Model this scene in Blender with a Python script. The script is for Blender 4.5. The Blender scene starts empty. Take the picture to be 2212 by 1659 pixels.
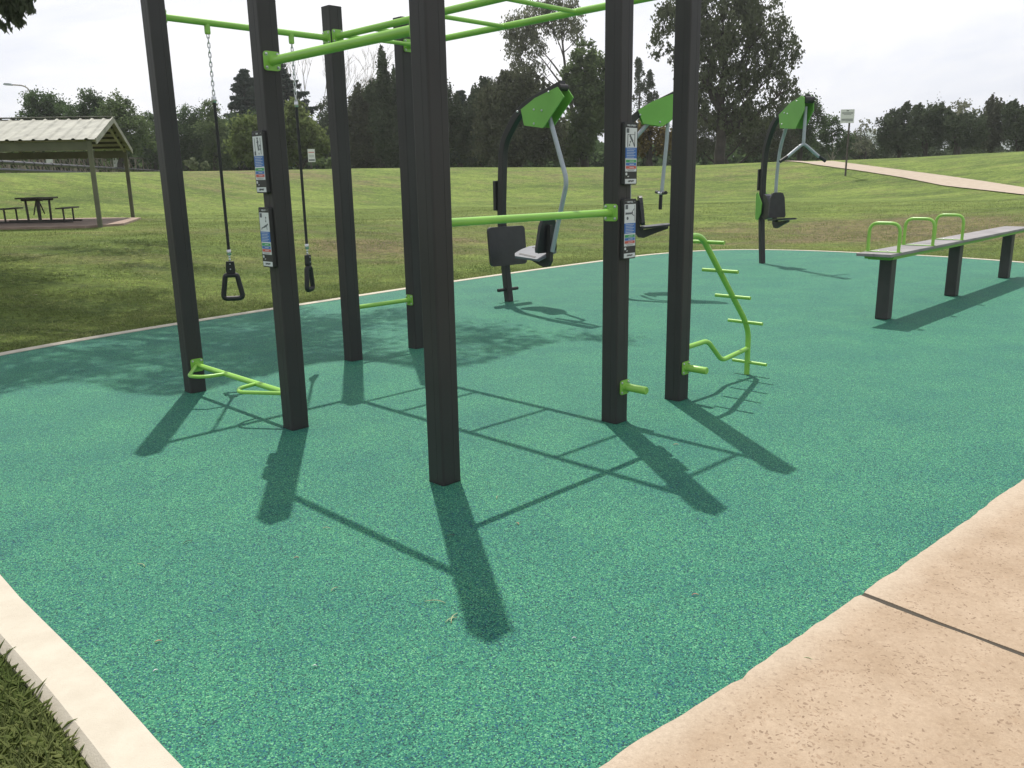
import bpy, math, random
import numpy as np
from mathutils import Vector, Matrix
sc = bpy.context.scene
C = sc.collection
rad = math.radians

# ------------------------------------------------------------------ camera
F, CX, CY, EYE = 1790.0, 1106.0, 829.5, 1.55
RM = np.array([[0.99984866, -0.01739692, 0.0],
               [-0.00413342, -0.23755882, 0.97136436],
               [-0.01689875, -0.97121736, -0.23759478]])
cd = bpy.data.cameras.new('camera')
co = bpy.data.objects.new('camera', cd); C.objects.link(co)
cd.sensor_width = 36; cd.lens = F/2212*36; cd.clip_end = 9000; cd.clip_start = 0.05
ax = [RM @ np.array(v) for v in ((1, 0, 0), (0, -1, 0), (0, 0, -1))]
co.matrix_world = Matrix([[ax[0][i], ax[1][i], ax[2][i], (0, 0, EYE)[i]] for i in range(3)] + [[0, 0, 0, 1]])
sc.camera = co

# ------------------------------------------------------------------ sun, sky, exposure
SUNV = Vector((-0.092, 0.517, 1.0)).normalized()
EL = math.asin(SUNV.z); AZ = math.atan2(SUNV.x, SUNV.y)
sl = bpy.data.lights.new('sun', 'SUN'); sl.energy = 5.0; sl.angle = rad(0.6); sl.color = (1.0, 0.95, 0.87)
so = bpy.data.objects.new('sun', sl); C.objects.link(so)
so.rotation_euler = SUNV.to_track_quat('Z', 'Y').to_euler()
w = bpy.data.worlds.new('World'); sc.world = w; w.use_nodes = True
nt = w.node_tree; nt.nodes.clear()
out = nt.nodes.new('ShaderNodeOutputWorld')
sky = nt.nodes.new('ShaderNodeTexSky'); sky.sky_type = 'NISHITA'; sky.sun_disc = False
sky.sun_elevation = EL; sky.sun_rotation = AZ; sky.dust_density = 3
bg1 = nt.nodes.new('ShaderNodeBackground'); bg1.inputs[1].default_value = 0.12
bg2 = nt.nodes.new('ShaderNodeBackground'); bg2.inputs[1].default_value = 0.97
nt.links.new(sky.outputs[0], bg1.inputs[0])
tc = nt.nodes.new('ShaderNodeTexCoord'); mp = nt.nodes.new('ShaderNodeMapping')
mp.inputs['Scale'].default_value = (1.0, 1.0, 3.2)
nz = nt.nodes.new('ShaderNodeTexNoise'); nz.inputs['Scale'].default_value = 1.7; nz.inputs['Detail'].default_value = 6
nz.inputs['Roughness'].default_value = 0.55; nz.inputs['Distortion'].default_value = 0.4
nt.links.new(tc.outputs['Generated'], mp.inputs[0]); nt.links.new(mp.outputs[0], nz.inputs[0])
cr = nt.nodes.new('ShaderNodeValToRGB')
cr.color_ramp.elements[0].position = 0.38; cr.color_ramp.elements[0].color = (0.75, 0.81, 0.96, 1)
cr.color_ramp.elements[1].position = 0.62; cr.color_ramp.elements[1].color = (1.10, 1.10, 1.12, 1)
nt.links.new(nz.outputs['Fac'], cr.inputs[0]); nt.links.new(cr.outputs[0], bg2.inputs[0])
mr = nt.nodes.new('ShaderNodeMapRange')
mr.inputs['From Min'].default_value = 0.3; mr.inputs['From Max'].default_value = 0.6
mr.inputs['To Min'].default_value = 0.82; mr.inputs['To Max'].default_value = 0.99
nt.links.new(nz.outputs['Fac'], mr.inputs['Value'])
mx = nt.nodes.new('ShaderNodeMixShader')
nt.links.new(mr.outputs[0], mx.inputs[0]); nt.links.new(bg1.outputs[0], mx.inputs[1]); nt.links.new(bg2.outputs[0], mx.inputs[2])
nt.links.new(mx.outputs[0], out.inputs[0])
sc.view_settings.view_transform = 'Standard'; sc.view_settings.look = 'None'
sc.view_settings.exposure = 0.0; sc.view_settings.gamma = 1.0

# ------------------------------------------------------------------ measuring helpers
def ray(px, py):
    return RM @ np.array([px-CX, py-CY, F])
def atY(px, py, Y):
    d = ray(px, py); t = Y/d[1]; return Vector((d[0]*t, Y, EYE+d[2]*t))
def atZ(px, py, z=0.0):
    d = ray(px, py); t = (z-EYE)/d[2]; return Vector((d[0]*t, d[1]*t, z))
def proj(p):
    q = RM.T @ (np.array([p[0], p[1], p[2]])-np.array([0, 0, EYE])); return CX+F*q[0]/q[2], CY+F*q[1]/q[2], q[2]

# ------------------------------------------------------------------ mesh builder
class MB:
    def __init__(s): s.v = []; s.f = []; s.sm = []
    def add(s, vs, fs, smooth=False):
        n = len(s.v); s.v += [tuple(v) for v in vs]; s.f += [tuple(i+n for i in f) for f in fs]; s.sm += [smooth]*len(fs)
    def box(s, c, size, ux=(1, 0, 0), uy=(0, 1, 0), uz=(0, 0, 1)):
        c = Vector(c); ux = Vector(ux)*size[0]/2; uy = Vector(uy)*size[1]/2; uz = Vector(uz)*size[2]/2
        vs = [c+ux*i+uy*j+uz*k for k in (-1, 1) for j in (-1, 1) for i in (-1, 1)]
        s.add(vs, [(0, 2, 3, 1), (4, 5, 7, 6), (0, 1, 5, 4), (2, 6, 7, 3), (0, 4, 6, 2), (1, 3, 7, 5)])
    def bar(s, a, b, wd, ht, up=(0, 0, 1)):
        a = Vector(a); b = Vector(b); d = (b-a); L = d.length; d.normalize(); r = d.cross(Vector(up)).normalized(); u = r.cross(d)
        s.box((a+b)/2, (L, wd, ht), d, r, u)
    def tube(s, pts, r, n=12, cap=True, closed=False, sq=None):
        pts = [Vector(p) for p in pts]; m = len(pts); rr = r if isinstance(r, (list, tuple)) else [r]*m
        T = []
        for i in range(m):
            if closed: t = pts[(i+1) % m]-pts[i-1]
            else: t = pts[min(i+1, m-1)]-pts[max(i-1, 0)]
            T.append(t.normalized())
        up = Vector((0, 0, 1)) if abs(T[0].z) < 0.9 else Vector((0, 1, 0))
        N = (up-T[0]*up.dot(T[0])).normalized(); vs = []
        for i in range(m):
            N = (N-T[i]*N.dot(T[i])).normalized(); B = T[i].cross(N)
            for k in range(n):
                a = 2*math.pi*k/n
                vs.append(pts[i]+(N*math.cos(a)+B*math.sin(a))*rr[i])
        fs = []
        for i in range(m if closed else m-1):
            j = (i+1) % m
            for k in range(n):
                l = (k+1) % n; fs.append((i*n+k, i*n+l, j*n+l, j*n+k))
        s.add(vs, fs, True)
        if cap and not closed:
            s.add(vs[:n], [tuple(reversed(range(n)))]); s.add(vs[-n:], [tuple(range(n))])
    def prism(s, poly, o, ux, uy, un, th, smooth=False):
        # 2-D outline extruded th/2 each way along un
        o = Vector(o); ux = Vector(ux); uy = Vector(uy); un = Vector(un).normalized(); n = len(poly)
        a = [o+ux*x+uy*y-un*th/2 for x, y in poly]; b = [p+un*th for p in a]
        s.add(a+b, [tuple(reversed(range(n))), tuple(range(n, 2*n))])
        s.add(a+b, [(i, (i+1) % n, n+(i+1) % n, n+i) for i in range(n)], smooth)
    def sphere(s, c, r, sz=(1, 1, 1), nu=8, nv=6):
        c = Vector(c); vs = []; fs = []
        for j in range(nv+1):
            th = math.pi*j/nv
            for i in range(nu):
                ph = 2*math.pi*i/nu
                vs.append(c+Vector((math.sin(th)*math.cos(ph)*sz[0], math.sin(th)*math.sin(ph)*sz[1], math.cos(th)*sz[2]))*r)
        for j in range(nv):
            for i in range(nu):
                fs.append((j*nu+i, (j+1)*nu+i, (j+1)*nu+(i+1) % nu, j*nu+(i+1) % nu))
        s.add(vs, fs, True)
    def build(s, name, mat, parent=None, bevel=0, loc=None):
        me = bpy.data.meshes.new(name); me.from_pydata(s.v, [], s.f); me.update()
        me.polygons.foreach_set('use_smooth', s.sm)
        me.materials.append(mat)
        o = bpy.data.objects.new(name, me); C.objects.link(o)
        if parent: o.parent = parent
        if loc: o.location = loc
        if bevel:
            b = o.modifiers.new('bevel', 'BEVEL'); b.width = bevel; b.segments = 2; b.limit_method = 'ANGLE'; b.angle_limit = rad(40)
        return o

def rounded(w, h, r, n=5):
    P = []
    for cx, cy, a0 in ((w/2-r, h/2-r, 0), (-w/2+r, h/2-r, 90), (-w/2+r, -h/2+r, 180), (w/2-r, -h/2+r, 270)):
        for k in range(n+1):
            a = rad(a0+90*k/n); P.append((cx+r*math.cos(a), cy+r*math.sin(a)))
    return P
def bend(pts, r=0.08, n=6):
    # round the corners of a polyline
    pts = [Vector(p) for p in pts]; o = [pts[0]]
    for i in range(1, len(pts)-1):
        p = pts[i]; a = pts[i-1]-p; b = pts[i+1]-p
        k = min(r, a.length*0.45, b.length*0.45); A = p+a.normalized()*k; B = p+b.normalized()*k
        for j in range(n+1):
            t = j/n; o.append(A*(1-t)**2+p*2*t*(1-t)+B*t*t)
    o.append(pts[-1]); return o
def tag(o, label=None, cat=None, group=None, kind=None):
    if label: o['label'] = label
    if cat: o['category'] = cat
    if group: o['group'] = group
    if kind: o['kind'] = kind
    return o
def thing(name, label, cat, loc=(0, 0, 0), group=None):
    o = bpy.data.objects.new(name, None); C.objects.link(o); o.location = loc; o.empty_display_size = 0.2
    return tag(o, label, cat, group)
def np_mesh(name, V, Fq, mat, parent=None, smooth=False):
    me = bpy.data.meshes.new(name); V = np.asarray(V, np.float32); Fq = np.asarray(Fq, np.int32)
    me.vertices.add(len(V)); me.vertices.foreach_set('co', V.ravel())
    k = Fq.shape[1]; me.loops.add(Fq.size); me.loops.foreach_set('vertex_index', Fq.ravel())
    me.polygons.add(len(Fq)); me.polygons.foreach_set('loop_start', np.arange(0, Fq.size, k, dtype=np.int32))
    me.update(calc_edges=True); me.validate()
    if smooth: me.polygons.foreach_set('use_smooth', np.ones(len(me.polygons), bool))
    me.materials.append(mat)
    o = bpy.data.objects.new(name, me); C.objects.link(o)
    if parent: o.parent = parent
    return o

# ------------------------------------------------------------------ materials
def mat(name, col, rough=0.6, metal=0.0, var=0.0, scale=20, bump=0.0, bscale=200, spec=0.5, col2=None, detail=3, stretch=None):
    m = bpy.data.materials.new(name); m.use_nodes = True; n = m.node_tree; b = n.nodes['Principled BSDF']
    b.inputs['Base Color'].default_value = (*col, 1); b.inputs['Roughness'].default_value = rough; b.inputs['Metallic'].default_value = metal
    b.inputs['Specular IOR Level'].default_value = spec
    t = n.nodes.new('ShaderNodeTexCoord'); src = t.outputs['Object']
    if stretch:
        q = n.nodes.new('ShaderNodeMapping'); q.inputs['Scale'].default_value = stretch; n.links.new(src, q.inputs[0]); src = q.outputs[0]
    if var or col2:
        z = n.nodes.new('ShaderNodeTexNoise'); z.inputs['Scale'].default_value = scale; z.inputs['Detail'].default_value = detail
        n.links.new(src, z.inputs[0]); r = n.nodes.new('ShaderNodeValToRGB')
        c2 = col2 if col2 else tuple(min(1, c*(1+var)) for c in col); c1 = col if col2 else tuple(c*(1-var) for c in col)
        r.color_ramp.elements[0].position = 0.35; r.color_ramp.elements[1].position = 0.65
        r.color_ramp.elements[0].color = (*c1, 1); r.color_ramp.elements[1].color = (*c2, 1)
        n.links.new(z.outputs['Fac'], r.inputs[0]); n.links.new(r.outputs[0], b.inputs['Base Color'])
    if bump:
        z2 = n.nodes.new('ShaderNodeTexNoise'); z2.inputs['Scale'].default_value = bscale; z2.inputs['Detail'].default_value = 3
        n.links.new(src, z2.inputs[0]); bp = n.nodes.new('ShaderNodeBump'); bp.inputs['Strength'].default_value = 0.6
        bp.inputs['Distance'].default_value = bump; n.links.new(z2.outputs['Fac'], bp.inputs['Height']); n.links.new(bp.outputs[0], b.inputs['Normal'])
    return m
def leafmat(name, c1, c2, trans=0.45, k=1.42):
    """leaves: colour drifts from spray to spray, each leaf a little off its neighbours, light passes through"""
    m = bpy.data.materials.new(name); m.use_nodes = True; n = m.node_tree; n.nodes.clear()
    c1, c2 = tuple(c*k for c in c1), tuple(c*k for c in c2)
    o = n.nodes.new('ShaderNodeOutputMaterial'); d = n.nodes.new('ShaderNodeBsdfDiffuse'); t = n.nodes.new('ShaderNodeBsdfTranslucent')
    x = n.nodes.new('ShaderNodeMixShader'); x.inputs[0].default_value = trans
    g = n.nodes.new('ShaderNodeNewGeometry'); r = n.nodes.new('ShaderNodeValToRGB'); tc_ = n.nodes.new('ShaderNodeTexCoord')
    z = n.nodes.new('ShaderNodeTexNoise'); z.inputs['Scale'].default_value = .55; z.inputs['Detail'].default_value = 4; n.links.new(tc_.outputs['Object'], z.inputs[0])
    mr_ = n.nodes.new('ShaderNodeMapRange'); mr_.inputs['From Min'].default_value = .32; mr_.inputs['From Max'].default_value = .68; n.links.new(z.outputs['Fac'], mr_.inputs['Value'])
    mi = n.nodes.new('ShaderNodeMix'); mi.inputs[0].default_value = .38; n.links.new(mr_.outputs[0], mi.inputs[2]); n.links.new(g.outputs['Random Per Island'], mi.inputs[3])
    r.color_ramp.elements[0].color = (*c1, 1); r.color_ramp.elements[1].color = (*c2, 1)
    n.links.new(mi.outputs[0], r.inputs[0])
    for q in (d, t): n.links.new(r.outputs[0], q.inputs[0])
    n.links.new(d.outputs[0], x.inputs[1]); n.links.new(t.outputs[0], x.inputs[2]); n.links.new(x.outputs[0], o.inputs[0])
    return m

M_post = mat('charcoal_powdercoat', (0.027, 0.025, 0.025), 0.55, 0.0, var=0.2, scale=1.3, bump=0.0006, bscale=420, spec=0.45, detail=5)
M_cap = mat('black_plastic', (0.018, 0.018, 0.019), 0.5)
M_lime = mat('lime_enamel', (0.235, 0.475, 0.075), 0.36, var=0.06, scale=4, bump=0.0002, bscale=300)
M_lime_d = mat('lime_panel', (0.15, 0.385, 0.06), 0.45, var=0.06, scale=3)
M_steel = mat('galvanised_steel', (0.55, 0.56, 0.57), 0.3, 0.9, var=0.15, scale=60)
M_silver = mat('silver_enamel', (0.33, 0.36, 0.39), 0.38, 0.15, var=0.08, scale=8)
M_tray = mat('grey_seat_tray', (0.125, 0.135, 0.155), 0.6, var=.05, scale=6)
M_rubber = mat('black_rubber', (0.012, 0.012, 0.013), 0.55, bump=0.0003, bscale=500)
M_pad_black = mat('seat_black', (0.02, 0.02, 0.022), 0.38, var=0.2, scale=9)
M_bench = mat('weathered_grey_decking', (0.215, 0.20, 0.20), 0.55, var=0.18, scale=3, stretch=(1, 1, 1), bump=0.0006, bscale=90)
M_bench_side = M_bench
M_wood = mat('weathered_timber', (0.10, 0.085, 0.06), 0.8, var=0.3, scale=2.5, bump=0.002, bscale=40)
M_cream = mat('cream_painted_steel', (0.26, 0.26, 0.215), 0.6, var=0.25, scale=2.2, detail=6, stretch=(1.6, .5, 1))
M_under = mat('shaded_roof_underside', (0.05, 0.05, 0.04), 0.7, var=0.1, scale=2)  # roof sheet's lower face, with the shade under the roof put into its colour
M_olive = mat('olive_painted_steel', (0.13, 0.135, 0.085), 0.6, var=0.15, scale=2)
M_dkwood = mat('dark_stained_boards', (0.06, 0.055, 0.045), 0.7, var=0.3, scale=4)
M_shslab = mat('shelter_slab_concrete', (0.30, 0.22, 0.17), 0.9, var=0.15, scale=2)
M_white = mat('white_sign_face', (0.62, 0.64, 0.62), 0.45, var=0.03, scale=4)
M_ink = mat('grey_print', (0.10, 0.11, 0.12), 0.6)
M_red = mat('red_print', (0.50, 0.10, 0.08), 0.5)
M_blue = mat('blue_print', (0.04, 0.14, 0.42), 0.45)
M_grn = mat('green_print', (0.04, 0.30, 0.10), 0.5)
M_brownpost = mat('timber_sign_post', (0.07, 0.06, 0.05), 0.8, var=0.2, scale=5)
M_pipe = mat('dark_pipe', (0.05, 0.05, 0.055), 0.4, var=0.2, scale=2)
M_truss = mat('weathered_truss_steel', (0.20, 0.175, 0.14), 0.6, var=0.25, scale=1)
M_bark = mat('grey_brown_bark', (0.045, 0.038, 0.032), 0.9, var=0.35, scale=1.5, bump=0.02, bscale=6)
M_bark_pale = mat('pale_gum_bark', (0.30, 0.27, 0.23), 0.85, var=0.3, scale=1.2)
M_hill = mat('distant_hill_scrub', (0.06, 0.09, 0.07), 0.95, var=0.2, scale=0.01)

def N(n, t): return n.nodes.new(t)
def pad_material():
    m = bpy.data.materials.new('wet_pour_rubber'); m.use_nodes = True; n = m.node_tree; b = n.nodes['Principled BSDF']
    b.inputs['Roughness'].default_value = 0.7; b.inputs['Specular IOR Level'].default_value = 0.2
    t = N(n, 'ShaderNodeTexCoord')
    v = N(n, 'ShaderNodeTexVoronoi'); v.inputs['Scale'].default_value = 235; n.links.new(t.outputs['Object'], v.inputs['Vector'])
    wn = N(n, 'ShaderNodeTexNoise'); wn.inputs['Scale'].default_value = 120; wn.inputs['Detail'].default_value = 2
    n.links.new(t.outputs['Object'], wn.inputs['Vector'])
    s = N(n, 'ShaderNodeSeparateColor'); n.links.new(v.outputs['Color'], s.inputs[0])
    r = N(n, 'ShaderNodeValToRGB'); cr = r.color_ramp; cr.interpolation = 'CONSTANT'
    cols = [(0.0, (0.010, 0.050, 0.048)), (0.17, (0.010, 0.068, 0.112)), (0.26, (0.020, 0.130, 0.086)), (0.55, (0.032, 0.172, 0.108)), (0.78, (0.062, 0.245, 0.126)), (0.93, (0.115, 0.335, 0.18))]
    while len(cr.elements) < len(cols): cr.elements.new(0.5)
    for e, (p, c) in zip(cr.elements, cols): e.position = p; e.color = (*c, 1)
    n.links.new(s.outputs[0], r.inputs[0])
    big = N(n, 'ShaderNodeTexNoise'); big.inputs['Scale'].default_value = 1.6; big.inputs['Detail'].default_value = 5; big.inputs['Roughness'].default_value = 0.6
    n.links.new(t.outputs['Object'], big.inputs['Vector'])
    br = N(n, 'ShaderNodeValToRGB'); br.color_ramp.elements[0].position = 0.3; br.color_ramp.elements[1].position = 0.7
    br.color_ramp.elements[0].color = (0.78, 0.86, 0.94, 1); br.color_ramp.elements[1].color = (1.20, 1.12, 1.02, 1)
    n.links.new(big.outputs['Fac'], br.inputs[0])
    mul = N(n, 'ShaderNodeMix'); mul.data_type = 'RGBA'; mul.blend_type = 'MULTIPLY'; mul.inputs[0].default_value = 1.0
    n.links.new(r.outputs[0], mul.inputs[6]); n.links.new(br.outputs[0], mul.inputs[7])
    n.links.new(mul.outputs[2], b.inputs['Base Color'])
    bp = N(n, 'ShaderNodeBump'); bp.inputs['Strength'].default_value = 0.7; bp.inputs['Distance'].default_value = 0.0025
    n.links.new(v.outputs['Distance'], bp.inputs['Height']); bp.invert = True; n.links.new(bp.outputs[0], b.inputs['Normal'])
    return m
def concrete_material(name, base, alt, agg=True, scale=1.0):
    m = bpy.data.materials.new(name); m.use_nodes = True; n = m.node_tree; b = n.nodes['Principled BSDF']
    b.inputs['Roughness'].default_value = 0.85; b.inputs['Specular IOR Level'].default_value = 0.25
    t = N(n, 'ShaderNodeTexCoord')
    z = N(n, 'ShaderNodeTexNoise'); z.inputs['Scale'].default_value = 3.5*scale; z.inputs['Detail'].default_value = 8; z.inputs['Roughness'].default_value = 0.65
    n.links.new(t.outputs['Object'], z.inputs['Vector'])
    r = N(n, 'ShaderNodeValToRGB'); r.color_ramp.elements[0].position = 0.35; r.color_ramp.elements[1].position = 0.65
    r.color_ramp.elements[0].color = (*base, 1); r.color_ramp.elements[1].color = (*alt, 1); n.links.new(z.outputs['Fac'], r.inputs[0])
    col = r.outputs[0]; h = z.outputs['Fac']
    if agg:
        mp = N(n, 'ShaderNodeMapping'); mp.inputs['Scale'].default_value = (1, 1, 1); n.links.new(t.outputs['Object'], mp.inputs[0])
        dn = N(n, 'ShaderNodeTexNoise'); dn.inputs['Scale'].default_value = 30; dn.inputs['Detail'].default_value = 2; n.links.new(mp.outputs[0], dn.inputs['Vector'])
        ad = N(n, 'ShaderNodeMix'); ad.data_type = 'VECTOR'; ad.inputs[0].default_value = 0.05
        n.links.new(mp.outputs[0], ad.inputs[4]); n.links.new(dn.outputs['Color'], ad.inputs[5])
        v = N(n, 'ShaderNodeTexVoronoi'); v.inputs['Scale'].default_value = 88; n.links.new(ad.outputs[1], v.inputs['Vector'])
        s = N(n, 'ShaderNodeSeparateColor'); n.links.new(v.outputs['Color'], s.inputs[0])
        # stones only where the cell's number is high, more of them in worn patches
        z2 = N(n, 'ShaderNodeTexNoise'); z2.inputs['Scale'].default_value = 2.6; z2.inputs['Detail'].default_value = 3; n.links.new(t.outputs['Object'], z2.inputs['Vector'])
        th = N(n, 'ShaderNodeMapRange'); th.inputs['From Min'].default_value = 0.36; th.inputs['From Max'].default_value = 0.68
        th.inputs['To Min'].default_value = 0.82; th.inputs['To Max'].default_value = 0.34; n.links.new(z2.outputs['Fac'], th.inputs['Value'])
        gt = N(n, 'ShaderNodeMath'); gt.operation = 'GREATER_THAN'; n.links.new(s.outputs[0], gt.inputs[0]); n.links.new(th.outputs[0], gt.inputs[1])
        dl = N(n, 'ShaderNodeMath'); dl.operation = 'LESS_THAN'; dl.inputs[1].default_value = 0.42; n.links.new(v.outputs['Distance'], dl.inputs[0])
        ml = N(n, 'ShaderNodeMath'); ml.operation = 'MULTIPLY'; n.links.new(gt.outputs[0], ml.inputs[0]); n.links.new(dl.outputs[0], ml.inputs[1])
        m2 = N(n, 'ShaderNodeMath'); m2.operation = 'MULTIPLY'; m2.inputs[1].default_value = 0.72; n.links.new(ml.outputs[0], m2.inputs[0])
        sr = N(n, 'ShaderNodeValToRGB'); sr.color_ramp.elements[0].color = (0.15, 0.10, 0.065, 1); sr.color_ramp.elements[1].color = (0.34, 0.25, 0.17, 1)
        n.links.new(s.outputs[1], sr.inputs[0])
        mx = N(n, 'ShaderNodeMix'); mx.data_type = 'RGBA'; n.links.new(m2.outputs[0], mx.inputs[0]); n.links.new(col, mx.inputs[6]); n.links.new(sr.outputs[0], mx.inputs[7])
        col = mx.outputs[2]
        # smooth pale cement skin along the slab's edge
        dt = N(n, 'ShaderNodeVectorMath'); dt.operation = 'DOT_PRODUCT'; dt.inputs[1].default_value = (0.654, -0.757, 0); n.links.new(t.outputs['Object'], dt.inputs[0])
        e1 = N(n, 'ShaderNodeMath'); e1.operation = 'MULTIPLY_ADD'; e1.inputs[1].default_value = -0.22; n.links.new(z2.outputs['Fac'], e1.inputs[0]); n.links.new(dt.outputs['Value'], e1.inputs[2])
        em = N(n, 'ShaderNodeMapRange'); em.inputs['From Min'].default_value = -1.42; em.inputs['From Max'].default_value = -1.30; em.inputs['To Min'].default_value = 0.85; em.inputs['To Max'].default_value = 0.0; n.links.new(e1.outputs[0], em.inputs['Value'])
        x2 = N(n, 'ShaderNodeMix'); x2.data_type = 'RGBA'; n.links.new(em.outputs[0], x2.inputs[0]); n.links.new(col, x2.inputs[6]); x2.inputs[7].default_value = (0.42, 0.35, 0.27, 1)
        gn = N(n, 'ShaderNodeTexNoise'); gn.inputs['Scale'].default_value = 75; gn.inputs['Detail'].default_value = 6; gn.inputs['Roughness'].default_value = .8; n.links.new(t.outputs['Object'], gn.inputs['Vector'])
        gr = N(n, 'ShaderNodeValToRGB'); gr.color_ramp.elements[0].position = .3; gr.color_ramp.elements[1].position = .7; gr.color_ramp.elements[0].color = (.82, .80, .78, 1); gr.color_ramp.elements[1].color = (1.14, 1.14, 1.14, 1); n.links.new(gn.outputs['Fac'], gr.inputs[0])
        x3 = N(n, 'ShaderNodeMix'); x3.data_type = 'RGBA'; x3.blend_type = 'MULTIPLY'; x3.inputs[0].default_value = 1; n.links.new(x2.outputs[2], x3.inputs[6]); n.links.new(gr.outputs[0], x3.inputs[7]); col = x3.outputs[2]
    n.links.new(col, b.inputs['Base Color'])
    f = N(n, 'ShaderNodeTexNoise'); f.inputs['Scale'].default_value = 160; f.inputs['Detail'].default_value = 4; n.links.new(t.outputs['Object'], f.inputs['Vector'])
    bp = N(n, 'ShaderNodeBump'); bp.inputs['Strength'].default_value = 0.5; bp.inputs['Distance'].default_value = 0.003
    n.links.new(f.outputs['Fac'], bp.inputs['Height']); n.links.new(bp.outputs[0], b.inputs['Normal'])
    return m
def lawn_material():
    m = bpy.data.materials.new('mown_lawn'); m.use_nodes = True; n = m.node_tree; b = n.nodes['Principled BSDF']
    b.inputs['Roughness'].default_value = 0.9; b.inputs['Specular IOR Level'].default_value = 0.15
    t = N(n, 'ShaderNodeTexCoord')
    def noise(s, d=4, ro=0.6, sx=None):
        z = N(n, 'ShaderNodeTexNoise'); z.inputs['Scale'].default_value = s; z.inputs['Detail'].default_value = d; z.inputs['Roughness'].default_value = ro
        if sx:
            q = N(n, 'ShaderNodeMapping'); q.inputs['Scale'].default_value = sx; q.inputs['Rotation'].default_value = (0, 0, 0.25)
            n.links.new(t.outputs['Object'], q.inputs[0]); n.links.new(q.outputs[0], z.inputs['Vector'])
        else: n.links.new(t.outputs['Object'], z.inputs['Vector'])
        return z.outputs['Fac']
    def ramp(src, els):
        r = N(n, 'ShaderNodeValToRGB')
        while len(r.color_ramp.elements) < len(els): r.color_ramp.elements.new(0.5)
        for e, (p, c) in zip(r.color_ramp.elements, els): e.position = p; e.color = (*c, 1)
        n.links.new(src, r.inputs[0]); return r.outputs[0]
    def mixc(f, a, c, mode='MIX'):
        x = N(n, 'ShaderNodeMix'); x.data_type = 'RGBA'; x.blend_type = mode
        if isinstance(f, float): x.inputs[0].default_value = f
        else: n.links.new(f, x.inputs[0])
        n.links.new(a, x.inputs[6]); n.links.new(c, x.inputs[7]); return x.outputs[2]
    green = ramp(noise(0.5, 6, 0.6, (0.45, 1.3, 1)), [(0.28, (0.076, 0.112, 0.030)), (0.5, (0.132, 0.186, 0.044)), (0.72, (0.200, 0.256, 0.068))])
    dry = ramp(noise(3.0, 6, 0.7), [(0.3, (0.115, 0.105, 0.055)), (0.7, (0.215, 0.180, 0.100))])
    at = N(n, 'ShaderNodeAttribute'); at.attribute_name = 'dryness'
    a1 = N(n, 'ShaderNodeMath'); a1.operation = 'ADD'; n.links.new(at.outputs['Fac'], a1.inputs[0]); n.links.new(noise(0.8, 7, 0.65, (0.7, 1.2, 1)), a1.inputs[1])
    mm = N(n, 'ShaderNodeMapRange'); mm.inputs['From Min'].default_value = 0.56; mm.inputs['From Max'].default_value = 0.88
    n.links.new(a1.outputs[0], mm.inputs['Value'])
    c = mixc(mm.outputs[0], green, dry)
    tuft = ramp(noise(17, 8, 0.85), [(0.3, (0.42, 0.43, 0.42)), (0.7, (1.58, 1.56, 1.45))])
    c = mixc(1.0, c, tuft, 'MULTIPLY')
    tuft2 = ramp(noise(4.5, 6, 0.8), [(0.3, (0.52, 0.56, 0.60)), (0.7, (1.42, 1.38, 1.25))])
    c = mixc(1.0, c, ramp(noise(1.3, 7, 0.75, (.8, 1.5, 1)), [(0.32, (0.72, 0.76, 0.80)), (0.68, (1.22, 1.20, 1.1))]), 'MULTIPLY')
    c = mixc(1.0, c, tuft2, 'MULTIPLY')
    # pale dry clippings and leaf litter lying in the turf
    v = N(n, 'ShaderNodeTexVoronoi'); v.inputs['Scale'].default_value = 7; n.links.new(t.outputs['Object'], v.inputs['Vector'])
    lt = N(n, 'ShaderNodeMath'); lt.operation = 'LESS_THAN'; lt.inputs[1].default_value = 0.16; n.links.new(v.outputs['Distance'], lt.inputs[0])
    s = N(n, 'ShaderNodeSeparateColor'); n.links.new(v.outputs['Color'], s.inputs[0])
    g2 = N(n, 'ShaderNodeMath'); g2.operation = 'GREATER_THAN'; g2.inputs[1].default_value = 0.80; n.links.new(s.outputs[0], g2.inputs[0])
    ml = N(n, 'ShaderNodeMath'); ml.operation = 'MULTIPLY'; n.links.new(lt.outputs[0], ml.inputs[0]); n.links.new(g2.outputs[0], ml.inputs[1])
    lit = ramp(s.outputs[1], [(0.0, (0.34, 0.30, 0.18)), (1.0, (0.30, 0.34, 0.14))])
    c = mixc(ml.outputs[0], c, lit)
    n.links.new(c, b.inputs['Base Color'])
    bp = N(n, 'ShaderNodeBump'); bp.inputs['Strength'].default_value = 1.0; bp.inputs['Distance'].default_value = 0.06
    n.links.new(noise(14, 8, 0.85), bp.inputs['Height']); n.links.new(bp.outputs[0], b.inputs['Normal'])
    return m
M_pad = pad_material()
M_conc = concrete_material('exposed_aggregate_concrete', (0.305, 0.228, 0.155), (0.375, 0.292, 0.210))
M_path = concrete_material('far_path_concrete', (0.34, 0.28, 0.215), (0.39, 0.325, 0.255), agg=False)
M_kerb = concrete_material('kerb_concrete', (0.43, 0.385, 0.31), (0.48, 0.44, 0.36), agg=False, scale=2.2)
M_lawn = lawn_material()
M_soil = mat('joint_soil', (0.05, 0.042, 0.03), 0.95)

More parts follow.
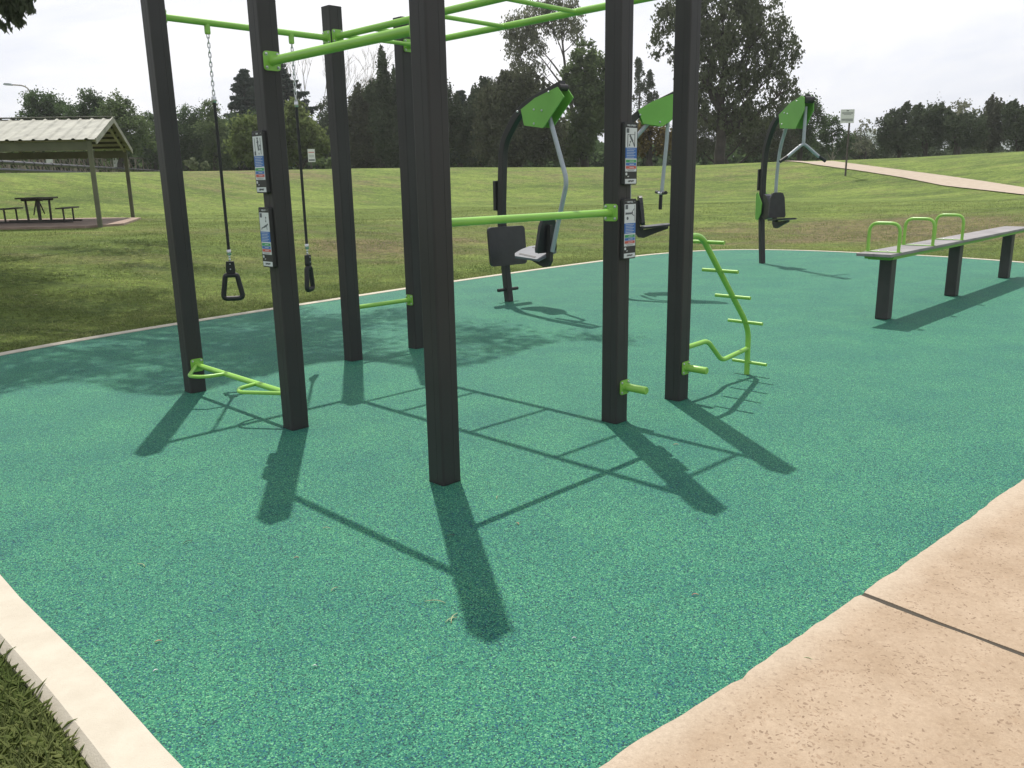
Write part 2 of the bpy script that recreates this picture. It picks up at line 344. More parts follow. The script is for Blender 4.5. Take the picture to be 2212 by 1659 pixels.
# ------------------------------------------------------------------ terrain
A_ = [-75, -32, -24, -12, 0, 10, 20, 28, 33, 75]
T1 = [9, 10.5, 12, 15, 17.5, 19.5, 20, 18.5, 17, 15]
T2 = [20, 21, 21, 24, 29, 34, 34, 32, 30, 28]
T3 = [33, 35, 35, 37, 40, 42, 42, 38, 34, 34]
T4 = [45, 46, 47, 51, 55, 57, 59, 61, 62, 60]
CRP = [(0, 374), (232, 372), (524, 368.5), (762, 364), (982, 361.6), (1280, 361), (1506, 357), (1645, 351), (1740, 347.5), (1822, 346), (1950, 341), (2060, 335), (2212, 327), (2400, 321)]
CA, CZ = [], []
for px, py in CRP:
    d = ray(px, py); a = math.degrees(math.atan2(d[0], d[1])); CA.append(a)
    CZ.append(EYE+np.interp(a, A_, T4)*d[2]/math.hypot(d[0], d[1]))
def ss(t): t = np.clip(t, 0, 1); return t*t*(3-2*t)
def tz(x, y):
    r = np.hypot(x, y); a = np.degrees(np.arctan2(x, y)); a = np.clip(a, -75, 75)
    r1, r2, r3, r4 = (np.interp(a, A_, q) for q in (T1, T2, T3, T4)); z4 = np.interp(a, CA, CZ)
    z = -0.035+0.51*ss((r-r1)/(r2-r1))
    z = z+(z4-0.475)*ss((r-r3)/(r4-r3))
    z = z-1.6*ss((r-r4)/18)
    z = z+0.05*ss((r-22)/8)*(np.sin(x*0.33+1)*np.sin(y*0.27))*(1-ss((r-r4)/6+1))
    return z
def hit(px, py, rmin=4):
    d = ray(px, py); h = math.hypot(d[0], d[1])
    for r in np.arange(rmin, 75, 0.05):
        x, y, z = d[0]/h*r, d[1]/h*r, EYE+d[2]/h*r
        if z <= tz(x, y): return Vector((x, y, float(tz(x, y))))
    return Vector((x, y, float(tz(x, y))))
rs = np.concatenate([[0.0], np.arange(0.5, 22, 0.5), np.arange(22, 70, 0.7), np.array([72, 76, 82, 90, 100, 120, 150, 200, 300, 500, 900, 1800, 3500, 6000])])
az = np.radians(np.concatenate([np.arange(-180, -40, 4), np.arange(-40, 40, 0.8), np.arange(40, 180, 4)]))
RR, AA = np.meshgrid(rs, az, indexing='ij'); X = RR*np.sin(AA); Y = RR*np.cos(AA); Z = tz(X, Y)
nr, na = RR.shape; V = np.stack([X, Y, Z], -1).reshape(-1, 3)
idx = np.arange(nr*na).reshape(nr, na); idn = np.roll(idx, -1, axis=1)
Fq = np.stack([idx[:-1], idn[:-1], idn[1:], idx[1:]], -1).reshape(-1, 4)[:, ::-1]
lawn = np_mesh('lawn', V, Fq, M_lawn, smooth=True); tag(lawn, 'mown green lawn with brown dry patches rising to a low bank', kind='structure')
DRY = [((800, 545), 2.2, 1.6, .40), ((930, 520), 2.6, 1.6, .32), ((600, 376), 6, 2.2, .28), ((450, 400), 3, 2, .15), ((300, 500), 3, 1.8, .25), ((1950, 480), 4, 2.5, .42), ((2150, 500), 4, 2.5, .38), ((1100, 480), 4, 3, .22),
       ((1750, 520), 4, 1.2, .3), ((230, 560), 2.5, .8, .25), ((1250, 376), 9, 2.5, .10), ((1600, 372), 8, 2.5, .08), ((180, 475), 2.5, 1.2, .5), ((1560, 500), 3, 1.2, .2), ((100, 740), 1.2, .8, .1)]
dry = np.zeros(len(V)); 
for (p, rx, ry, s) in DRY:
    c = hit(*p); dry += s*np.exp(-(((V[:, 0]-c.x)/rx)**2+((V[:, 1]-c.y)/ry)**2))
rv = np.hypot(V[:, 0], V[:, 1]); av = np.clip(np.degrees(np.arctan2(V[:, 0], V[:, 1])), -75, 75)
q3, q4 = np.interp(av, A_, T3), np.interp(av, A_, T4); dry += .06*ss((rv-q3)/3)*(1-ss((rv-q4+2)/5))-0.02
att = lawn.data.attributes.new('dryness', 'FLOAT', 'POINT'); att.data.foreach_set('value', dry.astype(np.float32))

def sheet(name, poly, z, m, th=0.0, label=None, sub=False):
    mb = MB(); n = len(poly)
    a = [(x, y, z) for x, y in poly]
    mb.add(a, [tuple(range(n))])
    if th:
        b = [(x, y, z-th) for x, y in poly]; mb.add(a+b, [(i, n+i, n+(i+1) % n, (i+1) % n) for i in range(n)])
    o = mb.build(name, m); me = o.data
    import bmesh
    bm = bmesh.new(); bm.from_mesh(me); bmesh.ops.recalc_face_normals(bm, faces=bm.faces)
    up = [f for f in bm.faces if abs(f.normal.z) > .9]
    if up and up[0].normal.z < 0: bmesh.ops.reverse_faces(bm, faces=bm.faces)
    bmesh.ops.triangulate(bm, faces=[f for f in bm.faces if len(f.verts) > 4]); bm.to_mesh(me); bm.free()
    tag(o, label, kind='structure'); return o
def spline(P, n=8, closed=False):
    P = [Vector((p[0], p[1])) for p in P]; o = []
    m = len(P)
    for i in range(m if closed else m-1):
        p0, p1, p2, p3 = (P[(i+k) % m] if closed else P[min(max(i+k, 0), m-1)] for k in (-1, 0, 1, 2))
        for j in range(n):
            t = j/n; o.append(0.5*((2*p1)+(p2-p0)*t+(2*p0-5*p1+4*p2-p3)*t*t+(3*p1-p0-3*p2+p3)*t**3))
    if not closed: o.append(P[-1])
    return [(p.x, p.y) for p in o]
far_edge = [(0, 769), (220, 729), (440, 693), (760, 643), (985, 609), (1180, 581), (1300, 565), (1400, 551.5), (1500, 543.5), (1570, 540.5), (1640, 540), (1740, 542), (1850, 546.5), (2030, 555), (2212, 568)]
fe = [tuple(atZ(*p))[:2] for p in far_edge]
ring = [(0.55, 0.55), (-0.10, 1.17), (-0.92, 1.96), (-1.14, 2.18), (-1.41, 2.45), (-1.86, 2.88), (-2.1, 3.12), (-3.4, 4.45), (-4.7, 5.9), (-5.25, 7.0)] + fe + [(9.75, 12.9), (9.9, 11.6), (9.6, 10.4), (9.0, 9.7)]
ringc = spline(ring, 6)
random.seed(5)
# wavy concrete edge
e0 = Vector((9.0, 9.53)); e1 = Vector((2.63, 4.03)); 
cpts = [(9.0, 9.53), (6.0, 6.95), (4.2, 5.37), (2.63, 4.03), (1.92, 3.39), (1.31, 2.87), (0.71, 2.33), (0.21, 1.92), (-0.4, 1.42), (-0.9, 0.97)]
edge = []
for i in range(len(cpts)-1):
    a = Vector(cpts[i]); b = Vector(cpts[i+1]); n = max(2, int((b-a).length/0.045)); q = (b-a).normalized(); q = Vector((-q.y, q.x))
    for j in range(n):
        p = a.lerp(b, j/n); s_ = i+j/n
        wv = 0.004*math.sin((p.x+p.y)*1.9)+0.002*math.sin((p.x+p.y)*6.7+1)+random.gauss(0, 0.0028)
        edge.append(p+q*wv)
edge.append(Vector(cpts[-1]))
pad = sheet('rubber_surface', ringc+[(9.0, 9.2), (5, 5.6), (2.8, 3.7), (.6, 1.7), (0.4, 1.2)], 0.0, M_pad, 0.05, 'teal green speckled rubber safety surface under the exercise equipment')

# kerb round the rubber surface: thin concrete ring
def kerb(pts, wd, z, h, name, label):
    mb = MB(); n = len(pts); P = [Vector(p) for p in pts]; In = []; Ou = []
    for i in range(n):
        t = (P[min(i+1, n-1)]-P[max(i-1, 0)]).normalized(); nn = Vector((-t.y, t.x)); In.append(P[i]); Ou.append(P[i]+nn*wd)
    b = min(0.028, wd*.17)
    prof = [(0.0, z-h), (0.0, z), (1-b/wd, z), (1, z-b), (1, z-h)]
    vs = []
    for i in range(n):
        for f, zz in prof: q = In[i].lerp(Ou[i], f); vs.append((q.x, q.y, zz))
    k = len(prof); fs = [(i*k+j, i*k+j+1, (i+1)*k+j+1, (i+1)*k+j) for i in range(n-1) for j in range(k-1)]
    mb.add(vs, fs); o = mb.build(name, M_kerb); tag(o, label, kind='structure'); return o
kerb(ringc, 0.165, 0.006, 0.14, 'kerb', 'pale concrete kerb edging the teal rubber surface')

# concrete pavement in two slabs with an open joint
jp = Vector((1.315, 2.86)); jd = Vector((0.635, -0.772)).normalized(); pe = Vector((.757, .654))
def slab(flag):
    side = [p for p in edge if ((p-jp).dot(pe) > 0.0125 if flag else (p-jp).dot(pe) < -0.0125)]
    jn = []
    for k in range(60):
        t = k*0.055; off = 0.0125+0.003*math.sin(t*11+flag)+random.uniform(-0.0015, 0.0015); base = jp+jd*t
        jn.append(base+pe*(off if flag else -off))
    if flag:
        poly = side+jn+[jp+jd*3.3+pe*9, ]
        e = side[0]; poly = side+jn+[Vector((e.x+2.2, e.y-2.6))]
    else:
        e = side[-1]; poly = list(reversed(side))+jn+[Vector((e.x+2.2, e.y-2.6))]
    return [(p.x, p.y) for p in poly]
for fl in (True, False):
    sheet('pavement', slab(fl), 0.007, M_conc, 0.06, 'peach exposed aggregate concrete slab %s the joint' % ('beyond' if fl else 'nearer than'))
sheet('joint_bed', [tuple(jp+pe*.05-jd*.0), tuple(jp+jd*3.2+pe*.05), tuple(jp+jd*3.2-pe*.05), tuple(jp-pe*.05-jd*.0)], -0.012+0.016, M_soil, 0, 'dark earth in the open joint between concrete slabs')

# far path draped on the bank
up_e = [(1744, 350.5), (1798, 349), (1904, 363), (2040, 381), (2130, 394), (2212, 407), (2330, 426)]
lo_e = [(1738, 353), (1760, 357), (1855, 370), (1941, 383.5), (2040, 403), (2130, 413), (2212, 422.5), (2330, 440)]
def dens(P, n):
    L = [0]; 
    for a, b in zip(P, P[1:]): L.append(L[-1]+math.hypot(b[0]-a[0], b[1]-a[1]))
    return [(np.interp(t, L, [p[0] for p in P]), np.interp(t, L, [p[1] for p in P])) for t in np.linspace(0, L[-1], n)]
def drape(upe, loe, nu, nv, dz, name, m, label):
    U = [hit(*p, 20) for p in dens(upe, nu)]; L = [hit(*p, 20) for p in dens(loe, nu)]; vs = []
    for k in range(10):
        for Q_ in (U, L): Q_.insert(0, Q_[0]+Vector((-.12, .6, 0)))
    nu += 10
    for a, b in zip(U, L):
        for j in range(nv+1):
            t = j/nv; x = a.x+(b.x-a.x)*t; y = a.y+(b.y-a.y)*t; vs.append((x, y, float(tz(x, y))+dz))
    k = nv+1; mb = MB(); mb.add(vs, [(i*k+j, (i+1)*k+j, (i+1)*k+j+1, i*k+j+1) for i in range(nu-1) for j in range(nv)], True)
    return tag(mb.build(name, m), label, kind='structure')
drape(up_e, lo_e, 90, 6, 0.045, 'footpath', M_path, 'pale concrete footpath climbing over the grassy bank')

# far hill, faded by the air between
hb = MB(); vs = []
for i, a in enumerate(np.arange(14, 40, 0.5)):
    hgt = (150+22*math.sin(a*.55)+14*math.sin(a*1.7+1))*.37
    for j, (rr, zz) in enumerate(((930, 0), (1080, hgt*.6), (1220, hgt), (1380, hgt*.7))):
        vs.append((rr*math.sin(rad(a)), rr*math.cos(rad(a)), zz))
nn = len(vs)//4; hb.add(vs, [(i*4+j, (i+1)*4+j, (i+1)*4+j+1, i*4+j+1) for i in range(nn-1) for j in range(3)], True)
tag(hb.build('distant_hill', M_hill), 'blue hazy hill far beyond the trees', kind='structure')

# ------------------------------------------------------------------ climbing frame
U3 = Vector((1, 1, 0)).normalized(); V3 = Vector((1, -1, 0)).normalized(); Z3 = Vector((0, 0, 1))
def P(u, v, z=0.0): return U3*u+V3*v+Z3*z
FO = P(3.8, -4.7)
frame = thing('climbing_frame', 'charcoal and lime green outdoor climbing frame of seven posts with overhead ladder', 'climbing frame', FO)
def L(p): return Vector(p)-FO
def post_outline():
    w = 0.0625; r = 0.012; P_ = []
    for k in range(4):
        a = rad(90*k); cs, sn = math.cos(a), math.sin(a)
        side = [(w, -w+r), (w, -0.0165), (w-0.0013, -0.0156), (w-0.0013, -0.0144), (w, -0.0135), (w, w-r)]
        for j in range(1, 4):
            b = rad(22.5*j); side.append((w-r+r*math.cos(b), w-r+r*math.sin(b)))
        P_ += [(x*cs-y*sn, x*sn+y*cs) for x, y in side]
    return P_
PO = post_outline()
POSTS = {'a': (2.70, -6.20), 'b': (2.70, -4.72), 'c': (2.70, -3.22), 'd': (4.20, -6.23), 'e': (4.94, -6.235), 'f': (4.20, -3.25), 'g': (4.945, -3.265)}
TOP = 2.97
me0 = None
for k, (u, v) in POSTS.items():
    if me0 is None:
        mb = MB(); n = len(PO); zs = [0.0, TOP-0.008]
        vs = [U3*x+V3*y+Z3*z for z in zs for x, y in PO]
        mb.add(vs, [(i, (i+1) % n, n+(i+1) % n, n+i) for i in range(n)])
        po = mb.build('post', M_post, frame); me0 = po
        cb = MB(); cb.prism(rounded(0.127, 0.127, 0.015), (0, 0, TOP-0.004), U3, V3, Z3, 0.008)
        cp = cb.build('post_cap', M_cap, po, bevel=0.002); cp0 = cp
        fb = MB(); fb.prism(rounded(0.129, 0.129, 0.016), (0, 0, 0.004), U3, V3, Z3, 0.010); ft = fb.build('base_collar', M_cap, po); ft0 = ft
    else:
        po = me0.copy(); C.objects.link(po); po.parent = frame
        for s in (cp0, ft0): q = s.copy(); C.objects.link(q); q.parent = po
    po.location = L(P(u, v))

def bolt_mesh():
    mb = MB(); mb.tube([(0, 0, 0), (0, 0, 0.003)], 0.0095, 10); mb.tube([(0, 0, 0.003), (0, 0, 0.006), (0, 0, 0.0085), (0, 0, 0.0095)], [0.008, 0.0075, 0.005, 0.001], 10)
    return mb
BOLT = None; BR = None
def bracket(pos, nrm, size=0.108, parent=None, mt=None, origin=None):
    """rounded square plate with four domed bolts, flat on a face whose outward normal is nrm"""
    global BOLT, BR
    nrm = Vector(nrm).normalized(); q = nrm.to_track_quat('Z', 'Y'); pos = Vector(pos)
    origin = FO if origin is None else origin
    if BR is None:
        mb = MB(); mb.prism(rounded(0.108, 0.108, 0.02), (0, 0, 0.0045), (1, 0, 0), (0, 1, 0), (0, 0, 1), 0.007)
        mb.tube([(0, 0, 0.006), (0, 0, 0.011), (0, 0, 0.02)], [0.030, 0.0275, 0.026], 16)
        o = mb.build('bracket', M_lime, parent or frame, bevel=0.002); BR = o
        for sx in (-1, 1):
            for sy in (-1, 1):
                if BOLT is None: b = bolt_mesh().build('bolt', M_steel, o); BOLT = b
                else: b = BOLT.copy(); C.objects.link(b); b.parent = o
                b.location = (sx*0.037, sy*0.037, 0.008)
    else:
        o = BR.copy(); C.objects.link(o); o.parent = parent or frame
        for ch in list(BR.children): b = ch.copy(); C.objects.link(b); b.parent = o
    # keep plate edges upright
    yv = Z3 if abs(nrm.z) < .9 else Vector((0, 1, 0)); xv = yv.cross(nrm).normalized()
    mt3 = Matrix((xv, yv, nrm)).transposed().to_4x4()
    o.matrix_local = Matrix.Translation(pos-origin) @ mt3 @ Matrix.Scale(size/0.108, 4)
    return o
H = 0.0630
def rail(name, a, b, r, n=16, mt=None):
    mb = MB(); mb.tube([L(a), L(b)], r, n); return mb.build(name, mt or M_lime, frame)
zA = 2.735
rail('ladder_rail', P(4.20, -6.23+H, zA), P(4.20, -3.25-H, zA), 0.0255)
rail('ladder_rail', P(4.945, -6.235+H, zA), P(4.945, -3.265-H, zA), 0.0255)
for u, a, b in ((4.20, -6.23, -3.25), (4.945, -6.235, -3.265)):
    bracket(P(u, a+H, zA), V3); bracket(P(u, b-H, zA), -V3)
for v in (-6.09, -5.68, -4.95, -4.21, -3.47):
    rail('rung', P(4.20, v, zA-0.004), P(4.945, v, zA-0.004), 0.0165, 12)
rail('pull_up_bar', P(2.70, -4.72+H, 2.262), P(2.70, -3.22-H, 2.262), 0.0255)
bracket(P(2.70, -4.72+H, 2.262), V3); bracket(P(2.70, -3.22-H, 2.262), -V3)
rail('strap_bar', P(2.70+H, -6.205, 2.725), P(4.20-H, -6.225, 2.725), 0.024)
bracket(P(2.70+H, -6.205, 2.725), U3, 0.10); bracket(P(4.20-H, -6.225, 2.725), -U3)
rail('dip_bar', P(2.70+H, -3.235, 1.352), P(4.20-H, -3.245, 1.352), 0.0215)
bracket(P(2.70+H, -3.235, 1.352), U3, 0.104); bracket(P(4.20-H, -3.245, 1.352), -U3, 0.104)
rail('low_bar', P(4.20+H, -6.235, 0.47), P(4.94-H, -6.235, 0.47), 0.020)
bracket(P(4.20+H, -6.235, 0.47), U3, 0.10); bracket(P(4.94-H, -6.235, 0.47), -U3, 0.10)
# push-up bar with two loop grips
pz = 0.215
rail('push_up_bar', P(2.705, -6.20+H, pz), P(2.705, -4.72-H, pz), 0.020)
bracket(P(2.705, -6.20+H, pz), V3, 0.10); bracket(P(2.705, -4.72-H, pz), -V3, 0.10)
for pts in ([(2.70, -6.13), (2.485, -5.80), (2.56, -5.69), (2.70, -5.67)], [(2.70, -5.21), (2.555, -5.18), (2.50, -5.08), (2.70, -4.80)]):
    mb = MB(); mb.tube(bend([L(P(u, v, pz)) for u, v in pts], 0.07, 7), 0.0135, 12); mb.build('loop_grip', M_lime, frame)
# step pegs
for u, v in ((4.20+.03, -3.25), (4.945+.02, -3.265)):
    mb = MB(); mb.tube([L(P(u, v+H+.005, 0.236)), L(P(u, v+H+0.165, 0.236)), L(P(u, v+H+0.17, 0.236))], [0.0255, 0.0255, 0.022], 20); mb.build('step_peg', M_lime, frame)
    bracket(P(u-.01, v+H, 0.236), V3, 0.095)
# incline ladder beyond the right-hand post
b7 = (4.945, -3.265)
def G(s, z, dv=0.0): return L(P(b7[0]+s, b7[1]-0.01+dv, z))
mb = MB(); mb.tube(bend([G(H, 1.152), G(0.27, 1.152), G(0.945, 0.455), G(1.015, 0.34), G(1.022, 0.0)], 0.09, 8), 0.0215, 16); st = mb.build('incline_rail', M_lime, frame)
bracket(P(b7[0]+H, b7[1]-.01, 1.152), U3, 0.10)
for s, z, o in ((0.335, 1.10, 0.0), (0.545, 0.875, 0.0), (0.745, 0.66, 0.0), (0.955, 0.435, 0.0), (1.022, 0.10, 0.018)):
    mb = MB(); mb.tube([G(s, z, -0.15+o), G(s, z, 0.15+o)], 0.0135, 12); mb.build('rung', M_lime, frame)
mb = MB(); mb.tube(bend([G(H, 0.355), G(0.41, 0.365), G(0.625, 0.178), G(1.02, 0.215)], 0.06, 7), 0.0185, 14); mb.build('zigzag_bar', M_lime, frame)
bracket(P(b7[0]+H, b7[1]-.01, 0.355), U3, 0.10)

# exercise panels
def text_mesh(s, size, mt, parent, M4, name='lettering', bold=0.0, shear=0.0, ax='CENTER'):
    cu = bpy.data.curves.new(name, 'FONT'); cu.body = s; cu.size = size; cu.align_x = ax; cu.align_y = 'CENTER'; cu.offset = bold; cu.shear = shear; cu.extrude = 0.0003
    t = bpy.data.objects.new(name, cu); C.objects.link(t); bpy.context.view_layer.update()
    me = bpy.data.meshes.new_from_object(t); bpy.data.objects.remove(t)
    me.materials.clear(); me.materials.append(mt); o = bpy.data.objects.new(name, me); C.objects.link(o); o.parent = parent
    o.matrix_local = M4; return o
M_alu = mat('brushed_panel_face', (0.60, 0.62, 0.63), 0.5, 0.0, var=0.04, scale=10)
M_dkprint = mat('dark_print', (0.03, 0.032, 0.035), 0.5)
def panel(cpos, nrm, title, kind, label):
    nrm = Vector(nrm).normalized(); xv = Z3.cross(nrm).normalized(); M4 = Matrix((xv, Z3, nrm)).transposed().to_4x4(); M4.translation = cpos-FO
    mb = MB(); mb.prism(rounded(0.126, 0.366, 0.010), (0, 0, 0.012), (1, 0, 0), (0, 1, 0), (0, 0, 1), 0.026)
    o = mb.build('sign_panel', M_cap, frame, bevel=0.003); o.matrix_local = M4; o['label'] = label
    z0 = 0.0262
    def pl(name, x0, x1, y0, y1, m, dz, r=0.002):
        q = MB(); q.prism([((x0+x1)/2+a, (y0+y1)/2+b) for a, b in rounded(x1-x0, y1-y0, r, 3)], (0, 0, z0+dz), (1, 0, 0), (0, 1, 0), (0, 0, 1), 0.0006); return q.build(name, m, o)
    hw = 0.056
    pl('picture_area', -hw, hw, 0.036, 0.151, M_alu, 0)
    pl('instruction_block', -hw, hw, -0.027, 0.036, M_blue, 0.0004)
    pl('level_area', -hw, hw, -0.104, -0.027, M_alu, 0)
    for k, m in enumerate((M_grn, M_blue, M_red)): pl('level_bar', -hw+.005, hw-.005, -0.051-0.0185*k, -0.0345-0.0185*k, m, 0.0008, 0.003)
    pl('maker_strip', -hw, hw, -0.176, -0.148, M_alu, 0)
    pl('app_icon', -hw+.003, -hw+.020, -0.126, -0.111, M_alu, 0.0003)
    # printed lines
    q = MB()
    for k in range(6): q.box((-0.002-(k % 2)*.006, 0.028-0.0095*k, z0+.0012), (0.085-(k % 2)*.014, 0.0022, 0.0004))
    for k in range(3): q.box((0.006, -0.043-0.0185*k, z0+.0016), (0.045, 0.003, 0.0004))
    q.build('small_print', M_alu, o)
    q = MB()
    for k in range(2): q.box((0, -0.0935-0.0055*k, z0+.0008), (0.082-k*.02, 0.002, 0.0004))
    q.build('foot_print', M_ink, o)
    text_mesh(title, 0.0135, M_alu, o, Matrix.Translation((0, 0.1645, z0+.0006)), 'title', 0.0003)
    text_mesh('APP', 0.010, M_alu, o, Matrix.Translation((-0.026, -0.134, z0+.0006)), 'caption', 0.0002)
    text_mesh('URBNFIT', 0.0150, M_dkprint, o, Matrix.Translation((0, -0.162, z0+.0008)), 'maker_name', 0.0006, 0.4)
    # pictogram
    q = MB(); zz = z0+.001
    def st(a, b, w_, ): q.bar((a[0], a[1], zz), (b[0], b[1], zz), w_, 0.0004)
    def dot(x, y, r): q.prism([(x+r*math.cos(t), y+r*math.sin(t)) for t in np.linspace(0, 2*math.pi, 13)[:-1]], (0, 0, zz), (1, 0, 0), (0, 1, 0), (0, 0, 1), 0.0004)
    def bell(x, y, a):
        c_, s_ = math.cos(a)*.011, math.sin(a)*.011; st((x-c_, y-s_), (x+c_, y+s_), .003); dot(x-c_, y-s_, .006); dot(x+c_, y+s_, .006)
    if kind == 'dip':
        st((-.034, .06), (-.034, .14), .005); st((.034, .045), (.034, .14), .005); dot(.0, .138, .0075); st((0, .13), (.003, .100), .013); st((-.014, .116), (.016, .118), .004)
        st((0, .10), (.004, .068), .010); st((.008, .098), (.010, .068), .006); st((.008, .055), (.010, .045), .007); bell(.024, .085, 1.5)
        q.box((-.036, .052, zz), (.018, .024, .0004))
    elif kind == 'push':
        q.box((-.036, .134, zz), (.026, .026, .0004)); bell(.020, .110, 1.45); dot(.036, .080, .006); st((.030, .076), (-.005, .064), .012); st((-.005, .064), (-.036, .056), .007); st((-.036, .058), (-.038, .046), .006); st((.024, .072), (.028, .048), .005)
    elif kind == 'pull':
        q.box((-.036, .134, zz), (.026, .026, .0004)); st((-.036, .040), (-.036, .115), .007); st((.034, .040), (.034, .130), .007); st((-.036, .112), (.034, .112), .003)
        dot(-.012, .104, .008); st((-.008, .098), (.014, .072), .015); st((.014, .072), (.030, .045), .008); bell(-.014, .060, 1.2)
    else:
        q.box((-.036, .134, zz), (.026, .026, .0004)); st((.044, .045), (.044, .145), .003); st((-.045, .095), (.010, .095), .012); st((.01, .095), (.040, .122), .005); st((.01, .095), (.040, .080), .005)
        dot(.022, .098, .006); q.box((-.044, .095, zz), (.008, .014, .0004)); dot(-.026, .066, .010)
    q.build('pictogram', M_ink, o)
    sc_ = MB()
    for sx in (-1, 1):
        for y in (.166, -.027, -.170): sc_.sphere((sx*.044, y, z0+.001), 0.0022, (1, 1, .6))
    sc_.build('screws', M_steel, o)
    return o
panel(P(2.70-H, -4.72-.022, 1.688), -U3, 'DIPS', 'dip', 'upper exercise panel on the second post, picture of a person doing dips')
panel(P(2.70-H, -4.72-.022, 1.238), -U3, 'PUSH UP', 'push', 'lower exercise panel on the second post, picture of a push up')
panel(P(4.20+.018, -3.25+H, 1.700), V3, 'PULL UP BAR', 'pull', 'upper exercise panel showing a person leaning under a bar')
panel(P(4.20+.018, -3.25+H, 1.250), V3, 'BAR PULL', 'row', 'lower exercise panel beside the green bar')

# ------------------------------------------------------------------ hanging straps
def strap(u, face, label):
    base = P(2.70+u, -6.21, 0.0)
    t = thing('hanging_handle', label, 'exercise handle', base, 'hanging strap handles')
    mb = MB(); mb.tube([(0, 0, 2.725), (0, 0, 2.655)], 0.022, 12); mb.tube([(0, 0, 2.66), (0, 0, 2.645)], [0.022, 0.02], 12); mb.build('hanger_stub', M_lime, t)
    mb = MB(); z = 2.655; k = 0
    while z > 2.20:
        pts = []
        for j in range(12):
            a = 2*math.pi*j/12; x = 0.0085*math.cos(a); zz = 0.012*math.sin(a)+(0.009 if math.sin(a) > 0.01 else -0.009 if math.sin(a) < -0.01 else 0)
            d = face if k % 2 == 0 else Vector((-face.y, face.x, 0))
            pts.append(d*x+Vector((0, 0, z-0.02+zz)))
        mb.tube(pts, 0.0043, 6, closed=True); z -= 0.0335; k += 1
    mb.build('chain', M_steel, t)
    mb = MB(); mb.tube([(0, 0, 2.19), (0, 0, 1.05)], 0.0115, 10); mb.build('coated_cable', M_rubber, t)
    for z in (2.185, 1.045):
        mb = MB(); mb.tube([(0, 0, z-.022), (0, 0, z-.020), (0, 0, z+.02), (0, 0, z+.022)], [.013, .0165, .0165, .013], 12); mb.build('ferrule', M_steel, t)
    mb = MB(); mb.tube([(0, 0, 1.03), (0, 0, 0.97)], 0.005, 8)
    for j in range(2): mb.sphere((0, 0, 1.01-.022*j), 0.009, (1, 1, 1.3))
    mb.build('link', M_steel, t)
    h = thing('x', None, None); bpy.data.objects.remove(h)
    perp = Vector((-face.y, face.x, 0))
    mb = MB(); mb.prism([(-.030, .975), (.030, .975), (.036, .90), (.030, .885), (-.030, .885), (-.036, .90)], (0, 0, 0), face, Z3, perp, 0.034); hb_ = mb.build('grip_block', M_rubber, t, bevel=0.006)
    mb = MB()
    for z in (.955, .915):
        for s_ in (-1, 1): mb.sphere(perp*0.018*s_+Vector((0, 0, z)), 0.0055)
    mb.build('rivets', M_steel, hb_)
    mb = MB(); outl = [(-.040, .885), (.040, .885), (.092, .70), (.080, .655), (-.080, .655), (-.092, .70)]
    path = bend([(face*x+Z3*z) for x, z in [(0, .868), (.044, .868), (.076, .684), (0, .682), (-.076, .684), (-.044, .868), (0, .868)]], 0.04, 6)[:-1]
    mb.tube(path, 0.020, 10, closed=True); mb.build('loop_handle', M_rubber, t)
    return t
strap(0.392, Vector((0.97, 0.24, 0)), 'black loop handle seen face on, hanging between the two left posts')
strap(1.092, Vector((0.10, 0.99, 0)).normalized(), 'black loop handle seen edge on, hanging beside the panelled post')

# ------------------------------------------------------------------ exercise machines
class Frame2:
    def __init__(s, base, d):
        s.b = Vector((base[0], base[1], 0)); s.d = Vector((d[0], d[1], 0)).normalized(); s.n = Vector((-s.d.y, s.d.x, 0))
    def __call__(s, a, z, l=0.0): return s.d*a+s.n*l+Z3*z     # local to base
def px2(G_, l, pts):
    o = G_.b+G_.n*l; out_ = []
    for x, y in pts:
        r = Vector(ray(x, y)); nn = G_.n; t_ = (o.dot(nn))/(r.x*nn.x+r.y*nn.y); p = r*t_; out_.append(((Vector((p.x, p.y, 0))-o).dot(G_.d), p.z+EYE))
    return out_
def rect_sweep(mb, pts, wn, wt, nvec):
    pts = [Vector(p) for p in pts]; vs = []; m = len(pts)
    for i in range(m):
        t = (pts[min(i+1, m-1)]-pts[max(i-1, 0)]).normalized(); q = t.cross(nvec).normalized()
        for a, b in ((-1, -1), (1, -1), (1, 1), (-1, 1)): vs.append(pts[i]+nvec*a*wn/2+q*b*wt/2)
    fs = [(i*4+k, i*4+(k+1) % 4, (i+1)*4+(k+1) % 4, (i+1)*4+k) for i in range(m-1) for k in range(4)]
    mb.add(vs, fs); mb.add(vs[:4], [(3, 2, 1, 0)]); mb.add(vs[-4:], [(0, 1, 2, 3)])
def mast(G_, t, pts, wn=0.085, wt=0.095):
    mb = MB(); rect_sweep(mb, bend([G_(a, z) for a, z in pts], 0.45, 10), wn, wt, G_.n); o = mb.build('mast', M_post, t, bevel=0.01)
    return o
def side_plates(G_, t, poly, gap=0.085, bolts=()):
    for s in (-1, 1):
        mb = MB(); mb.prism(poly, G_(0, 0, s*gap), G_.d, Z3, G_.n, 0.012); o = mb.build('side_plate', M_lime_d, t, bevel=0.003)
        q = MB()
        for a, z in bolts: q.sphere(G_(a, z, s*(gap+.007)), 0.014, (1, 1, 1))
        q.build('bolts', M_steel, o)
def round_panel(w_, h_, r): return rounded(w_, h_, r, 5)
